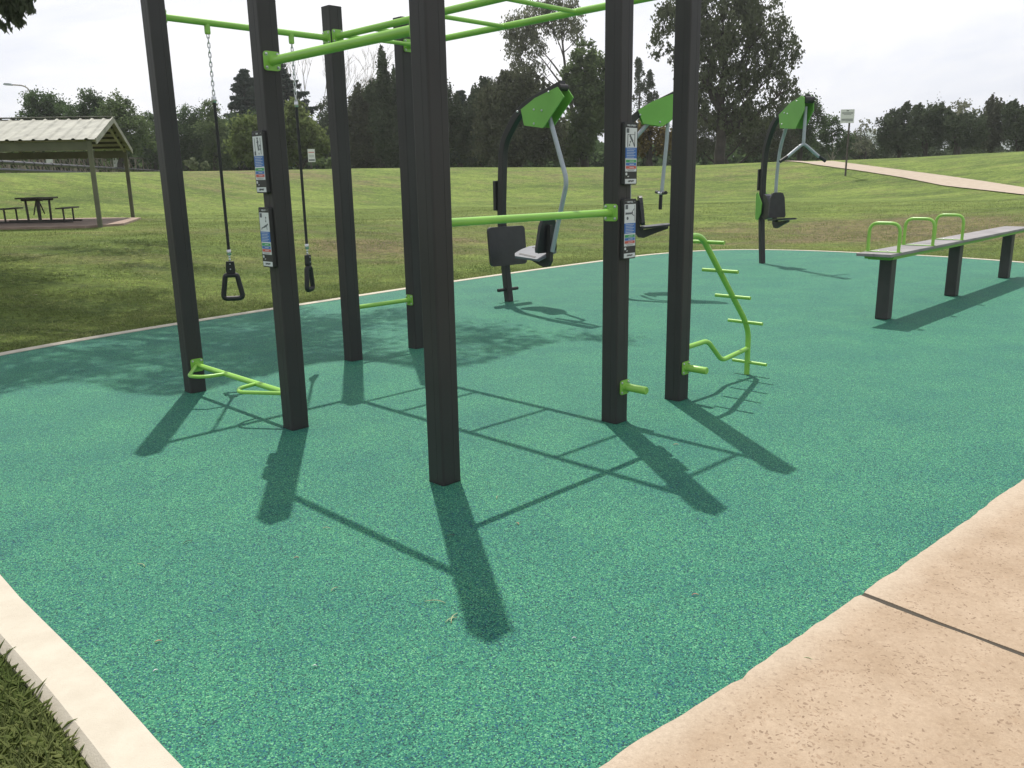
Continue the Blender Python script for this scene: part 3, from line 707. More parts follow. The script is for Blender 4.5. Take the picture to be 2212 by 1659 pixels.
def seat_set(G_, t, a0, z0, ln=0.40, pan=False, lean=0.10, ht=0.50):
    # seat shell: shaped backrest, bracket and seat; the sitter faces -d when ln<0
    sg = 1 if ln > 0 else -1
    arm = MB(); arm.prism([(a0-.03*sg, z0+.42), (a0+.035*sg, z0+.42), (a0+.045*sg, z0+.06), (a0+.10*sg, z0+.015), (a0+ln, z0+.055), (a0+ln, z0+.025), (a0+ln*.6, z0-.035), (a0+.10*sg, z0-.10), (a0+.02*sg, z0-.09), (a0-.03*sg, z0-.02)], G_(0, 0), G_.d, Z3, G_.n, 0.05)
    arm.build('seat_bracket', M_post, t, bevel=0.004)
    mb = MB(); c = G_(a0+.055*sg, z0+.08+ht/2-.0); up = (Z3-G_.d*sg*-lean*-1).normalized() if False else (Z3+G_.d*(-sg)*lean).normalized()
    pts = [(-.15, -ht/2), (.15, -ht/2), (.165, -ht/2+.04), (.135, ht/2-.09), (.10, ht/2-.015), (.05, ht/2), (-.05, ht/2), (-.10, ht/2-.015), (-.135, ht/2-.09), (-.165, -ht/2+.04)]
    nn = G_.n.cross(up).normalized(); mb.prism(pts, c, G_.n, up, nn, 0.045); br = mb.build('backrest', M_pad_black, t, bevel=0.015)
    mb = MB(); cc = G_(a0+ln*.52+.03*sg, z0+.062); fw = (G_.d*sg+Z3*0.09).normalized()
    L_ = abs(ln)*1.0
    sv = (G_.n*(1 if not pan else .97)+Z3*(.28 if pan else 0)).normalized()
    out_ = [(-L_/2, -.16), (L_/2-.10, -.20), (L_/2-.02, -.13), (L_/2, 0), (L_/2-.02, .13), (L_/2-.10, .20), (-L_/2, .16)]
    mb.prism(out_, cc, fw, sv, fw.cross(sv), 0.028); seat = mb.build('seat', M_tray if pan else M_pad_black, t, bevel=0.008)
    if pan:
        q = MB()
        for s in (-1, 1): q.prism(rounded(L_*.62, .035, .015), cc+sv*.12*s+fw.cross(sv).normalized()*(.0155 if fw.cross(sv).z > 0 else -.0155), fw, sv, fw.cross(sv), 0.003)
        q.build('grip_strips', M_rubber, seat)
    return seat

# leg press, nearest machine
G1 = Frame2((-.02, 10.96), (.68, -.80))
t = thing('leg_press', 'black arched leg press machine with silver swing arm and white-topped seat, nearest the climbing frame', 'exercise machine', G1.b)
ms = mast(G1, t, [(0, 0), (-.06, .46), (-.125, 1.03), (-.085, 1.68), (-.055, 2.03), (.30, 2.43), (1.04, 2.63)])
side_plates(G1, t, px2(G1, -.08, [(1125, 236.5), (1155, 212), (1204, 187.5), (1218, 209), (1184, 260), (1173, 276.5), (1132, 271)]), 0.075, [(.32, 2.38), (.88, 2.56), (.62, 2.38), (.76, 2.36), (.62, 2.22)])
mb = MB(); mb.tube([G1(1.03, 2.60, -.065), G1(1.03, 2.60, .065)], .038, 16); mb.build('pivot_housing', M_post, t)
mb = MB(); mb.tube(bend([G1(.80, 2.30), G1(1.08, 1.60), G1(1.09, 1.50), G1(.84, .70)], 0.08, 6), 0.028, 12); mb.build('swing_arm', M_silver, t)
seat_set(G1, t, .80, .60, -.50, True, 0.12, .42)
mb = MB(); mb.prism(rounded(.62, .50, .05), G1(-.015, .73), G1.n, (Z3-G1.d*.10).normalized(), G1.d, 0.035); mb.build('footplate', M_pad_black, t, bevel=.008)
mb = MB(); mb.tube([G1(-.02, .16, -.17), G1(-.02, .16, .17)], .022, 12); mb.build('foot_bar', M_rubber, t)
mb = MB(); mb.prism(rounded(.125, .38, .01), G1(-.185, 1.37), G1.n, Z3, G1.d, 0.05); mb.build('sign_panel', M_cap, t, bevel=.003)

# seated chest press, half hidden behind the frame's right-hand posts
G2 = Frame2((1.44, 11.9), (1, -.02))
t = thing('chest_press', 'seated press machine half hidden behind the two right posts of the climbing frame', 'exercise machine', G2.b)
mast(G2, t, [(0, 0), (-.04, .46), (-.06, 1.03), (-.05, 1.68), (-.02, 1.98), (.30, 2.41), (1.02, 2.74)])
side_plates(G2, t, px2(G2, -.08, [(1378.5, 238), (1409, 219), (1449, 204), (1482, 197), (1490, 214), (1462, 250), (1447, 263), (1431, 273), (1389.5, 267)]), 0.075, [(.37, 2.40), (.90, 2.62), (.64, 2.30)])
mb = MB(); mb.tube([G2(1.02, 2.71, -.07), G2(1.02, 2.71, .07)], .045, 16); mb.build('pivot_housing', M_post, t)
mb = MB(); mb.tube(bend([G2(.50, 2.30), G2(.27, 2.05), G2(.24, 1.55), G2(.25, 1.15)], .25, 8), 0.028, 12); mb.build('seat_arm', M_silver, t)
mb = MB(); mb.tube(bend([G2(.76, 2.34), G2(.755, 2.1), G2(.70, 1.36)], .1), 0.026, 12); ar = mb.build('press_arm', M_silver, t)
mb = MB()
for s in (-1, 1): mb.tube([G2(.69, 1.345, .02*s), G2(.69, 1.36, .30*s)], .02, 10)
mb.build('cross_handle', M_silver, t)
for s in (-1, 1):
    mb = MB(); mb.tube([G2(.69, 1.36, .20*s), G2(.69, 1.365, .42*s)], .024, 10); mb.tube([G2(.69, 1.33, .02*s+.0), G2(.685, 1.13, .02*s)], .022, 10); mb.build('hand_grip', M_rubber, t)
seat_set(G2, t, .36, .84, .44, False, 0.10, .40)
mb = MB(); mb.prism(rounded(.125, .38, .01), G2(-.085, 1.45), G2.n, Z3, G2.d, 0.05); mb.build('sign_panel', M_cap, t, bevel=.003)

# lat pull down, farthest
G3_ = Frame2((4.66, 15.38), (.22, -.975))
t = thing('lat_pulldown', 'farthest machine, arched black mast with green plates and a drooping silver double handle', 'exercise machine', G3_.b)
mast(G3_, t, [(0, 0), (-.06, .4), (-.12, .9), (-.13, 1.6), (-.09, 2.10), (.20, 2.56), (1.18, 2.80)])
side_plates(G3_, t, px2(G3_, -.09, [(1682, 248), (1707, 222), (1732, 206.5), (1737.5, 211), (1737, 238), (1718, 278.5), (1685, 277)]), 0.085, [(.34, 2.56), (.98, 2.76), (.72, 2.58), (.62, 2.60), (.56, 2.42)])
mb = MB(); mb.tube([G3_(1.20, 2.76, -.075), G3_(1.20, 2.76, .075)], .055, 16); mb.build('pivot_housing', M_post, t)
mb = MB(); mb.tube(bend([G3_(.55, 2.42, .02), G3_(.36, 2.05, .02), G3_(.30, 1.6, .02), G3_(.30, 1.12, .02)], .3, 8), 0.029, 12); mb.build('seat_arm', M_silver, t)
mb = MB(); mb.tube([G3_(1.12, 2.66), G3_(1.12, 2.05)], .028, 12); mb.build('pull_arm', M_silver, t)
for s in (-1, 1):
    mb = MB(); mb.tube(bend([G3_(1.12, 2.07), G3_(1.12, 2.04, .06*s), G3_(1.13, 1.86, .30*s)], .05), .026, 12); mb.build('handle_arm', M_silver, t)
    mb = MB(); mb.tube([G3_(1.13, 1.87, .29*s), G3_(1.135, 1.79, .42*s)], .027, 12); mb.build('hand_grip', M_rubber, t)
seat_set(G3_, t, .34, .76, .46, False, 0.04, .44)
mb = MB(); mb.prism([(-.03, 1.14), (.02, 1.25), (.12, 1.22), (.30, 1.02), (.34, .84), (.10, .80), (-.02, .84)], G3_(0, 0), G3_.d, Z3, G3_.n, .12); mb.build('linkage_cover', M_pad_black, t, bevel=.01)
for s in (-1, 1):
    mb = MB(); mb.prism([(-.19, 1.25), (-.14, 1.28), (.03, 1.08), (.01, .90), (-.10, .78), (-.18, .80)], G3_(0, 0, s*.085), G3_.d, Z3, G3_.n, .012); mb.build('base_plate', M_lime_d, t, bevel=.003)
mb = MB(); mb.prism(rounded(.125, .38, .01), G3_(-.20, 1.50), G3_.n, Z3, G3_.d, 0.05); mb.build('sign_panel', M_cap, t, bevel=.003)

# ------------------------------------------------------------------ balance bench
B0 = Vector((4.13, 9.09, 0)); BD = Vector((.694, .720, 0)).normalized(); BN = Vector((BD.y, -BD.x, 0)); ZT = 0.745
t = thing('step_bench', 'long grey exercise bench on three charcoal legs with three lime green hoop handles', 'exercise bench', B0)
def Q(s, l, z): return BD*s+BN*l+Z3*z
M_leg = mat('worn_charcoal', (0.040, 0.037, 0.036), 0.55, 0.0, var=0.2, scale=3, bump=0.0006, bscale=300)
for s in (0.0, 2.36, 4.86):
    mb = MB(); mb.box(Q(s, 0, (ZT-.055)/2), (.15, .135, ZT-.055), BD, BN, Z3); mb.build('leg', M_leg, t, bevel=.012)
mb = MB()
for k in (-1, 1): mb.box(Q(2.44, k*.0915, ZT-.016), (5.76, .181, .032), BD, BN, Z3)
mb.build('bench_top', M_bench, t, bevel=.004)
mb = MB()
for k in (-1, 1): mb.box(Q(2.42, k*.135, ZT-.032-.019), (5.4, .035, .036), BD, BN, Z3)
for s in (-.25, .16, 2.2, 2.52, 4.7, 5.0): mb.box(Q(s, 0, ZT-.032-.024), (.05, .232, .040), BD, BN, Z3)
mb.build('under_frame', M_lime_d, t, bevel=.002)
for s in (-.18, .90, 1.98):
    mb = MB(); r_ = .16
    mb.tube(bend([Q(s, -r_, ZT), Q(s, -r_, ZT+.305), Q(s, r_, ZT+.305), Q(s, r_, ZT)], .10, 8), .0175, 14); h = mb.build('hoop_handle', M_lime, t)
    mb = MB(); mb.box(Q(s, 0, ZT+.004), (.055, .37, .006), BD, BN, Z3); mb.build('foot_plate', M_lime, h, bevel=.001)
    mb = MB()
    for l in (-.05, .05): mb.sphere(Q(s, l, ZT+.008), .009)
    mb.build('bolts', M_steel, h)

# ------------------------------------------------------------------ signs on posts
def sign(px, base_py, top_py, x0, x1, y0, y1, label, rows, r0, red=False):
    b = hit(px, base_py, r0) if r0 < 60 else None
    if b is None:
        b = atY(px, base_py, r0); b.z = float(tz(b.x, b.y))
    Yd = b.y; pt = atY(px, top_py, Yd); z0 = atY(px, y1, Yd).z; z1 = atY(px, y0, Yd).z; xa = atY(x0, y0, Yd).x; xb = atY(x1, y0, Yd).x; xm = (xa+xb)/2
    t = thing('park_sign', label, 'sign', b)
    mb = MB(); mb.box((0, 0, (z1-b.z)/2-.2), (.075, .075, z1-b.z+.35)); mb.build('sign_post', M_brownpost, t)
    W_, H_ = xb-xa, z1-z0; cx_ = xm-b.x; cz_ = (z0+z1)/2-b.z
    mb = MB(); mb.box((cx_, -.055, cz_), (W_, .012, H_)); f = mb.build('sign_face', M_white, t, bevel=.002)
    mb = MB()
    for (yy, ww, hh) in rows: mb.box((cx_, -.0625, cz_+H_*yy), (W_*ww, .002, H_*hh))
    mb.build('printed_lines', M_ink, f)
    if red:
        mb = MB(); mb.box((cx_, -.0625, cz_+H_*.25), (W_*.8, .002, H_*.06)); mb.build('red_line', M_red, f)
    return t
sign(1826, 380, 240, 1816, 1845.5, 236.5, 266, 'white square sign on a tall post beside the footpath', [(.40, .18, .07), (.26, .84, .035), (.19, .80, .03), (.12, .55, .03), (-.22, .84, .06), (-.33, .84, .05), (-.42, .2, .02)], 20)
sign(673, 366, 322, 664.5, 680, 322, 350, 'small white sign with a red line just beyond the crest of the bank', [(.02, .7, .03), (-.10, .7, .03), (-.35, .84, .12)], 60, True)

# ------------------------------------------------------------------ picnic shelter
SB = atY(216, 485, 24.0); SB.z = float(tz(SB.x, SB.y))
LX = Vector((-1, -.02, 0)).normalized(); GX = Vector((-1.97, 6.6, 0)); W_ = GX.length; GX.normalize()
t = thing('picnic_shelter', 'open picnic shelter with cream corrugated gable roof on timber-coloured posts', 'shelter', SB)
ZE = 2.85-SB.z; ZR = 3.62-SB.z; LEN = 7.5
def S_(l, g, z): return LX*l+GX*g+Z3*z
for l in (0.0, 7.2):
    for g in (0, W_):
        mb = MB(); b_ = S_(l, g, 0); mb.box(b_+Z3*(ZE/2-.15), (.13, .13, ZE+.3), GX, LX, Z3); mb.build('post', M_olive, t, bevel=.01)
for l in (0, 3.6, 7.2):
    mb = MB()
    for a, b_ in (((l, 0, ZE), (l, W_/2, ZR-.04)), ((l, W_/2, ZR-.04), (l, W_, ZE))): mb.bar(S_(*a), S_(*b_), .08, .16)
    mb.build('rafter', M_olive if l else M_cream, t)
for g, z in ((0.02, ZE-.14), (W_-.02, ZE-.14)):
    mb = MB(); mb.bar(S_(-.05, g, z), S_(LEN, g, z), .09, .24); mb.build('eave_beam', M_olive, t)
mb = MB()
for k in range(1, 6):
    for s in (0, 1):
        g = W_/2*k/6 if s == 0 else W_-W_/2*k/6; z = ZE+(ZR-ZE)*k/6-.05
        mb.bar(S_(-.1, g, z), S_(LEN, g, z), .05, .07)
mb.build('purlins', M_under, t)  # purlins share the colour darkened for under-roof shade
UNDER = (-1, 1)
for s, (g0, g1) in enumerate(((-.22, W_/2), (W_+.22, W_/2))):
    mb = MB(); vs = []; n = int((LEN+.3)/.045)
    zlo = ZE-(ZR-ZE)*.22/(W_/2)+.07
    for i in range(n+1):
        l = -.22+i*.045; ph = (l/.36) % 1.0; hgt = .035 if ph < .16 else 0.0
        vs.append(S_(l, g0, zlo+hgt)); vs.append(S_(l, g1, ZR+.07+hgt))
    mb.add(vs, [(2*i, 2*i+1, 2*i+3, 2*i+2) for i in range(n)])
    o = mb.build('roof_sheet', M_cream, t); m_ = o.modifiers.new('thickness', 'SOLIDIFY'); m_.thickness = .012; o.data.materials.append(M_under); m_.material_offset = 1; m_.offset = UNDER[s]  # lower face takes the shade-darkened colour
mb = MB(); mb.bar(S_(-.24, W_/2, ZR+.115), S_(LEN, W_/2, ZR+.115), .32, .02); mb.build('ridge_cap', M_cream, t)
mb = MB()
for g0, g1 in ((-.22, W_/2), (W_+.22, W_/2)): mb.bar(S_(-.23, g0, ZE-(ZR-ZE)*.22/(W_/2)+.02), S_(-.23, g1, ZR+.02), .03, .17)
mb.build('barge_board', M_cream, t)
# slab, a little proud of the turf
sp = [SB+S_(.35, -.35, .05), SB+S_(-.5, 1.2, .05), SB+S_(-.4, W_-.9, .05), SB+S_(1.0, W_-.2, .05), SB+S_(7.5, W_-.2, .05), SB+S_(7.5, -.35, .05)]
mz = max(float(tz(p.x, p.y)) for p in sp[:4])+.03
sheet('shelter_slab', [(p.x, p.y) for p in sp], mz, M_shslab, .25, 'brown concrete slab under the picnic shelter')

# picnic table
tb = atY(88, 482, 27.0); tb.z = mz
t = thing('picnic_table', 'dark picnic table with a bench seat on each side inside the shelter', 'picnic table', tb)
XD = Vector((.98, -.10, 0)).normalized(); YD = Vector((-.25, .97, 0)).normalized()
def K(a, b, z): return XD*a+YD*b+Z3*z
mb = MB()
for k in range(5): mb.box(K(-.36+.18*k, 0, .755), (.165, 1.9, .045), XD, YD, Z3)
mb.build('tabletop', M_dkwood, t)
for s in (-1, 1):
    mb = MB()
    for k in (-1, 1): mb.box(K(s*.98+k*.08, 0, .44), (.15, 1.9, .04), XD, YD, Z3)
    mb.build('seat', M_dkwood, t)
for e in (-.6, .6):
    for a in (-.22, .22):
        mb = MB(); mb.tube([K(a*.9, e, 0), K(a, e, .72)], .035, 8); mb.build('leg', M_dkwood, t)
    for a in (-.98, .98):
        mb = MB(); mb.tube([K(a, e, 0), K(a, e, .43)], .028, 8); mb.build('leg', M_dkwood, t)
    mb = MB(); mb.bar(K(-1.25, e, .03), K(1.25, e, .03), .06, .05); mb.bar(K(-.35, e, .70), K(.35, e, .70), .05, .06); mb.bar(K(0, e*.2, .70), K(0, e, .25), .03, .03); mb.build('foot_rail', M_dkwood, t)

# ------------------------------------------------------------------ pipeline and footbridge behind the bank
pa, pb = atY(-60, 346.5, 44), atY(352, 370.5, 80)
t = thing('pipeline', 'long dark ribbed pipe running along behind the shelter', 'pipe', (pa+pb)/2)
cm = (pa+pb)/2; mb = MB(); mb.tube([pa-cm, pb-cm], .105, 14); mb.build('pipe', M_pipe, t)
mb = MB(); mb.tube([pa-cm-Z3*.42, pb-cm-Z3*.42], .10, 12); mb.build('lower_pipe', M_pipe, t)
mb = MB(); nb = 26; dr = (pb-pa).normalized()
for k in range(nb):
    p = pa.lerp(pb, (k+.3)/nb)-cm; mb.tube([p-dr*.05, p+dr*.05], .135, 14)
mb.build('pipe_collars', M_pipe, t)
for k in range(9):
    p = pa.lerp(pb, (k+.5)/9); z0 = float(tz(p.x, p.y))-.1; mb = MB(); mb.box(Vector((p.x, p.y, (p.z+z0)/2))-cm, (.14, .14, p.z-z0)); mb.build('support', M_truss, t)
ba, bb = atY(-40, 330, 62), atY(324, 343, 84)
t = thing('footbridge', 'weathered steel truss footbridge behind the pipe', 'bridge', (ba+bb)/2); cm = (ba+bb)/2
n = 17; DZ = 1.55
dr = (bb-ba); dr.z = 0; dr.normalize(); sd = Vector((-dr.y, dr.x, 0))
for s, off in enumerate((0, 2.2)):
    mb = MB(); mb.bar(ba-cm+sd*off, bb-cm+sd*off, .12, .14); mb.bar(ba-cm+sd*off-Z3*DZ, bb-cm+sd*off-Z3*DZ, .14, .18); mb.build('chord', M_truss, t)
    mb = MB()
    for k in range(n+1):
        p = ba.lerp(bb, k/n)-cm+sd*off; mb.bar(p, p-Z3*DZ, .10, .10, dr)
        if k < n: q = ba.lerp(bb, (k+1)/n)-cm+sd*off; mb.bar(p, q-Z3*DZ, .06, .06)
    mb.build('truss_members', M_truss, t)
mb = MB(); mb.bar(ba-cm+sd*1.1-Z3*DZ, bb-cm+sd*1.1-Z3*DZ, 2.2, .08); mb.build('deck', M_wood, t)
mb = MB()
for k in (0, n):
    for off in (0, 2.2):
        p = ba.lerp(bb, k/n)-cm+sd*off; mb.box(p-Z3*(DZ+1.6), (.4, .4, 3.2))
mb.build('abutment', M_truss, t)
M_wpan = mat('pale_board', (0.42, 0.43, 0.42), .6, var=.12, scale=3)
for (x0, x1, y0, y1, nm) in ((98, 115, 333, 357, 'left'), (243, 257, 334, 361, 'right')):
    a = atY(x0, y0, 61 if nm == 'left' else 70); b = atY(x1, y1, 61 if nm == 'left' else 70); mb = MB(); cc = (a+b)/2
    gz = float(tz(cc.x, cc.y))
    mb.box((0, 0, cc.z-gz), (abs(b.x-a.x), .06, abs(a.z-b.z))); o = mb.build('notice_board', M_wpan, None)
    o.location = (cc.x, cc.y, gz); tag(o, 'pale upright board behind the pipe, seen %s' % ('under the middle of the shelter roof' if nm == 'left' else "between the shelter's end posts"), 'board')
    mb = MB(); mb.box((0, .06, (cc.z-gz)/2-.2), (.10, .06, cc.z-gz+.4)); mb.build('board_post', M_truss, o)

# street lamp
lb = atY(75, 360, 85); lb.z = float(tz(lb.x, lb.y)); t = thing('street_lamp', 'tall grey street lamp with a curved arm over the trees', 'street lamp', lb)
tp = [atY(*q, 85)-lb for q in ((75, 300), (74.5, 262), (71, 225), (67, 203), (60, 190), (48, 184.5), (27, 183.2))]
mb = MB(); mb.tube([Vector((tp[0].x, 0, 0))]+bend(tp, 1.0, 6), [.10]+[.06]*len(bend(tp, 1.0, 6)), 8); mb.build('pole', M_truss, t)
a = atY(8, 182.5, 85)-lb; b = atY(27, 183.2, 85)-lb
mb = MB(); mb.prism([(a.x, a.z), (a.x+.15, a.z+.12), (b.x-.1, b.z+.12), (b.x, b.z), (b.x-.1, b.z-.07), (a.x+.1, a.z-.07)], (0, 0, 0), (1, 0, 0), (0, 0, 1), (0, 1, 0), .3); mb.build('lamp_head', M_silver, t, bevel=.02)

# ------------------------------------------------------------------ foliage
rng = np.random.default_rng(11)
def leaves(cent, size, asp=1.0, hang=0.0, name='crown', m=None, parent=None, origin=None):
    """one quad per centre; hang=1 turns the long side downwards"""
    n = len(cent); d = rng.normal(size=(n, 3)); d /= np.linalg.norm(d, axis=1)[:, None]
    if hang: d[:, 2] = d[:, 2]*(1-abs(hang))-hang*2.0; d /= np.linalg.norm(d, axis=1)[:, None]
    e = rng.normal(size=(n, 3)); e -= d*(e*d).sum(1)[:, None]; e /= np.linalg.norm(e, axis=1)[:, None]
    s = size*rng.uniform(.6, 1.35, n)[:, None]; a = d*s*asp/2; b = e*s/2
    c = cent-(origin if origin is not None else 0)
    V = np.stack([c-a-b*.35, c-a*.2+b, c+a+b*.25, c+a*.1-b], 1).reshape(-1, 3)
    return np_mesh(name, V, np.arange(4*n).reshape(n, 4), m, parent)
SPM = 1.0
def crown_pts(blobs, Y, dens, clump=0.26, solid=0.75, vstretch=1.0, spike=0.0, depth=1.0, keep=None):
    out = []
    k = 1/F*Y*1.03          # metres per picture unit at that distance
    for (cx, cy, rx, ry) in blobs:
        c = np.array(atY(cx, cy, Y)); R = np.array([rx*k, (rx+ry)/2*k*depth, ry*k])
        nc = max(8, int(11/clump**1.4*solid*math.sqrt(rx*ry)/40))
        q = rng.normal(size=(nc, 3)); q /= np.linalg.norm(q, axis=1)[:, None]; q *= (rng.uniform(.12, 1, nc)**(1/2.6))[:, None]*(1-clump*.55)
        cc = c+q*R; cr = clump*min(R[0], R[2])*rng.uniform(.55, 1.35, nc)
        for i in range(nc):
            nl = int(dens*cr[i]**2*vstretch)+3
            p = rng.normal(size=(nl, 3))*cr[i]*.50*rng.lognormal(0, .18, (nl, 1)); p[:, 2] *= vstretch
            if spike: p[:, 2] += cr[i]*spike*rng.exponential(.5, nl)*np.exp(-(p[:, 0]**2+p[:, 1]**2)/(cr[i]*.3)**2); 
            out.append(cc[i]+p)
        if spike:
            for i in range(int(16*max(1, rx/30))):
                th = rng.uniform(0, 6.283); u_ = rng.uniform(0, 1)**.6; bx_ = c+np.array([math.cos(th)*u_*R[0], math.sin(th)*u_*R[1], math.sqrt(max(0, 1-u_*u_))*R[2]*.82])
                hh = rng.uniform(.5, 1.3)*min(R[2], 2.2)*.5*spike; npl = int(70*hh)+20; f = rng.uniform(0, 1, npl)
                out.append(bx_+np.stack([rng.normal(size=npl)*.16*(1.15-f), rng.normal(size=npl)*.16*(1.15-f), f*hh], 1))
    o = np.concatenate(out)
    if keep is not None: o = o[keep(o)]
    return o
def limbs(t, org, base, targets, r0, mt, fork=0.45, name='trunk'):
    mb = MB(); org = Vector(org); b = Vector(base); T = sorted((Vector(x) for x in targets), key=lambda q: q.z)
    top = b.lerp(T[-1], .93); zmin = T[0].z; A = [b]; n = 9
    cx_ = sum((q.x for q in T))/len(T)
    for i in range(1, n):
        f = i/n; p = b.lerp(top, f); p.x = b.x+(cx_-b.x)*f*.5+(top.x-(b.x+cx_)/2)*f**2.2+random.uniform(-.12, .12)*r0*3; p.y = b.y+random.uniform(-.3, .3)*f; A.append(p)
    A.append(top)
    mb.tube([p-org for p in A], [r0*(1-.88*(i/n)**1.2) for i in range(n+1)], 10)
    for x in T[:-1]:
        d = abs(x.x-b.x); za = max(b.z+fork*.75*(top.z-b.z), x.z-.75*d-.8); f = min(.85, (za-b.z)/(top.z-b.z)); i = int(f*n); s_ = A[i].lerp(A[i+1], f*n-i)
        rr = r0*(1-.88*f)*.62; q = [s_]
        for k in (.33, .66):
            m = s_.lerp(x, k); m.z += random.uniform(-.05, .14)*(x-s_).length; m.x += random.uniform(-.1, .1)*(x-s_).length; q.append(m)
        q.append(s_.lerp(x, .9)); q = bend(q, 1.2, 4)
        mb.tube([p-org for p in q], [rr*(1-.85*j/(len(q)-1)) for j in range(len(q))], 7)
        for k in range(4):
            st = q[random.randint(len(q)//3, len(q)-2)]; e = st+Vector((random.uniform(-1, 1), random.uniform(-1, 1), random.uniform(-.1, 1)))*(.7+r0*1.6)
            mb.tube([st-org, (st+e)/2-org+Vector((0, 0, .15)), e-org], [rr*.35, rr*.22, rr*.06], 5, cap=False)
    return mb.build(name, mt, t)
LM = {
 'dark': leafmat('dark_broad_leaf', (0.030, 0.050, 0.024), (0.074, 0.112, 0.046)),
 'mid': leafmat('mid_green_leaf', (0.048, 0.072, 0.032), (0.110, 0.145, 0.062)),
 'willow': leafmat('yellow_green_leaf', (0.062, 0.086, 0.032), (0.135, 0.165, 0.062), .4),
 'cas': leafmat('casuarina_needles', (0.032, 0.044, 0.027), (0.078, 0.098, 0.056), .2),
 'casb': leafmat('brownish_casuarina_needles', (0.040, 0.047, 0.031), (0.094, 0.102, 0.062), .2),
 'con': leafmat('conifer_needles', (0.024, 0.038, 0.030), (0.060, 0.080, 0.062), .15),
 'euc': leafmat('gum_leaf', (0.070, 0.078, 0.050), (0.150, 0.160, 0.105), .45),
 'eucd': leafmat('dark_gum_leaf', (0.040, 0.050, 0.030), (0.106, 0.120, 0.070), .25),
 'brown': leafmat('autumn_brown_leaf', (0.07, 0.055, 0.022), (0.15, 0.115, 0.045), .3),
 'shrub': leafmat('grey_green_leaf', (0.07, 0.085, 0.05), (0.15, 0.17, 0.105), .2),
}
def tree(name, label, cat, leaf, Y, blobs, trunk=None, r0=.28, size=.125, dens=430, clump=.24, solid=.8, vs=1.0, spike=0.0, asp=1.3, hang=0.0, bark=None, depth=1.0, group=None, keep=None, fork=.45):
    bx = trunk if trunk else (sum(b[0] for b in blobs)/len(blobs)); b = atY(bx, 372, Y); b.z = float(tz(b.x, b.y))-.05
    t = thing(name, label, cat, b, group)
    pts = crown_pts(blobs, Y, dens, clump, solid, vs, spike, depth, keep)
    leaves(pts, size, asp, hang, 'crown', LM[leaf], t, np.array(b))
    limbs(t, b, b, [atY(x[0], x[1], Y)+Vector((0, random.uniform(-1, 1), 0)) for x in blobs], r0, bark or M_bark, fork)
    return t
G_B = 'trees beyond the bank'
tree('broadleaf_tree', 'round dark tree behind the street lamp, farthest left of the tree row', 'tree', 'dark', 76, [(92, 232, 45, 40), (120, 262, 50, 45), (60, 262, 28, 25), (48, 252, 14, 12)], r0=.35, clump=.24, group=G_B)
tree('broadleaf_tree', 'dark double-topped tree above the middle of the shelter roof', 'tree', 'dark', 73, [(195, 228, 32, 36), (222, 262, 45, 45), (170, 265, 35, 40)], r0=.35, clump=.24, group=G_B)
tree('broadleaf_tree', "mid green tree with a ragged top over the shelter's ridge end", 'tree', 'mid', 70, [(255, 245, 36, 40), (285, 290, 45, 50), (245, 300, 50, 45)], r0=.35, clump=.24, group=G_B)
tree('broadleaf_tree', 'low dark tree between the shelter roof and the leftmost post', 'tree', 'dark', 84, [(322, 285, 34, 42), (345, 262, 20, 24), (340, 330, 45, 40)], group=G_B)
tree('broadleaf_tree', 'dense dark tree immediately right of the leftmost post', 'tree', 'dark', 82, [(395, 275, 38, 42), (420, 310, 50, 55), (375, 330, 40, 40), (440, 255, 26, 26)], r0=.35, group=G_B)
tree('gum_tree', 'small loose-crowned gum rising beside the left hanging chain', 'tree', 'mid', 79, [(452, 232, 20, 20), (462, 285, 36, 50), (480, 325, 40, 40)], clump=.3, group=G_B)
tree('broadleaf_tree', 'shaded dark tree filling in below the tall conifer', 'tree', 'dark', 88, [(520, 300, 50, 60), (470, 320, 50, 45), (575, 300, 50, 60)], group=G_B)
tree('willow', 'yellow-green feathery tree between the left chain and panelled post', 'tree', 'willow', 64, [(520, 318, 34, 30), (545, 290, 36, 40), (565, 335, 45, 28), (590, 262, 28, 36)], size=.15, asp=2.2, hang=.35, clump=.3, group=G_B)
tree('willow', 'yellow-green drooping tree behind the right hanging chain', 'tree', 'willow', 66, [(638, 248, 26, 36), (655, 290, 38, 45), (688, 312, 26, 36), (620, 320, 40, 36)], size=.15, asp=2.2, hang=.35, clump=.3, group=G_B)
tree('broadleaf_tree', 'dark tree behind the shorter left back post', 'tree', 'cas', 84, [(705, 240, 22, 28), (712, 290, 40, 55), (735, 300, 45, 60)], clump=.28, group=G_B)
tree('casuarina', 'dark bushy casuarina right of the shorter left back post', 'tree', 'casb', 76, [(785, 240, 32, 36), (775, 295, 45, 60), (815, 300, 50, 60)], vs=1.8, spike=1.2, clump=.3, group=G_B)
tree('casuarina', 'tall spiky casuarina pointing up between the two back posts', 'tree', 'cas', 72, [(829, 172, 9, 36), (826, 215, 17, 36), (812, 232, 15, 34), (850, 238, 26, 48), (845, 300, 45, 60), (800, 222, 9, 22)], vs=2.4, spike=1.6, clump=.3, group=G_B)
tree('casuarina', 'dark casuarina hidden for the most part by the centre post', 'tree', 'cas', 72, [(905, 250, 50, 80), (950, 270, 45, 70), (890, 320, 60, 50)], vs=1.8, spike=1., group=G_B)
tree('casuarina', 'broad tall dark casuarina behind the leg press machine', 'tree', 'casb', 67, [(1118, 205, 48, 42), (1085, 245, 52, 52), (1148, 245, 50, 60), (1105, 305, 80, 55), (1170, 300, 50, 55), (1095, 190, 14, 26)], vs=1.5, spike=.9, clump=.24, r0=.4, group=G_B)
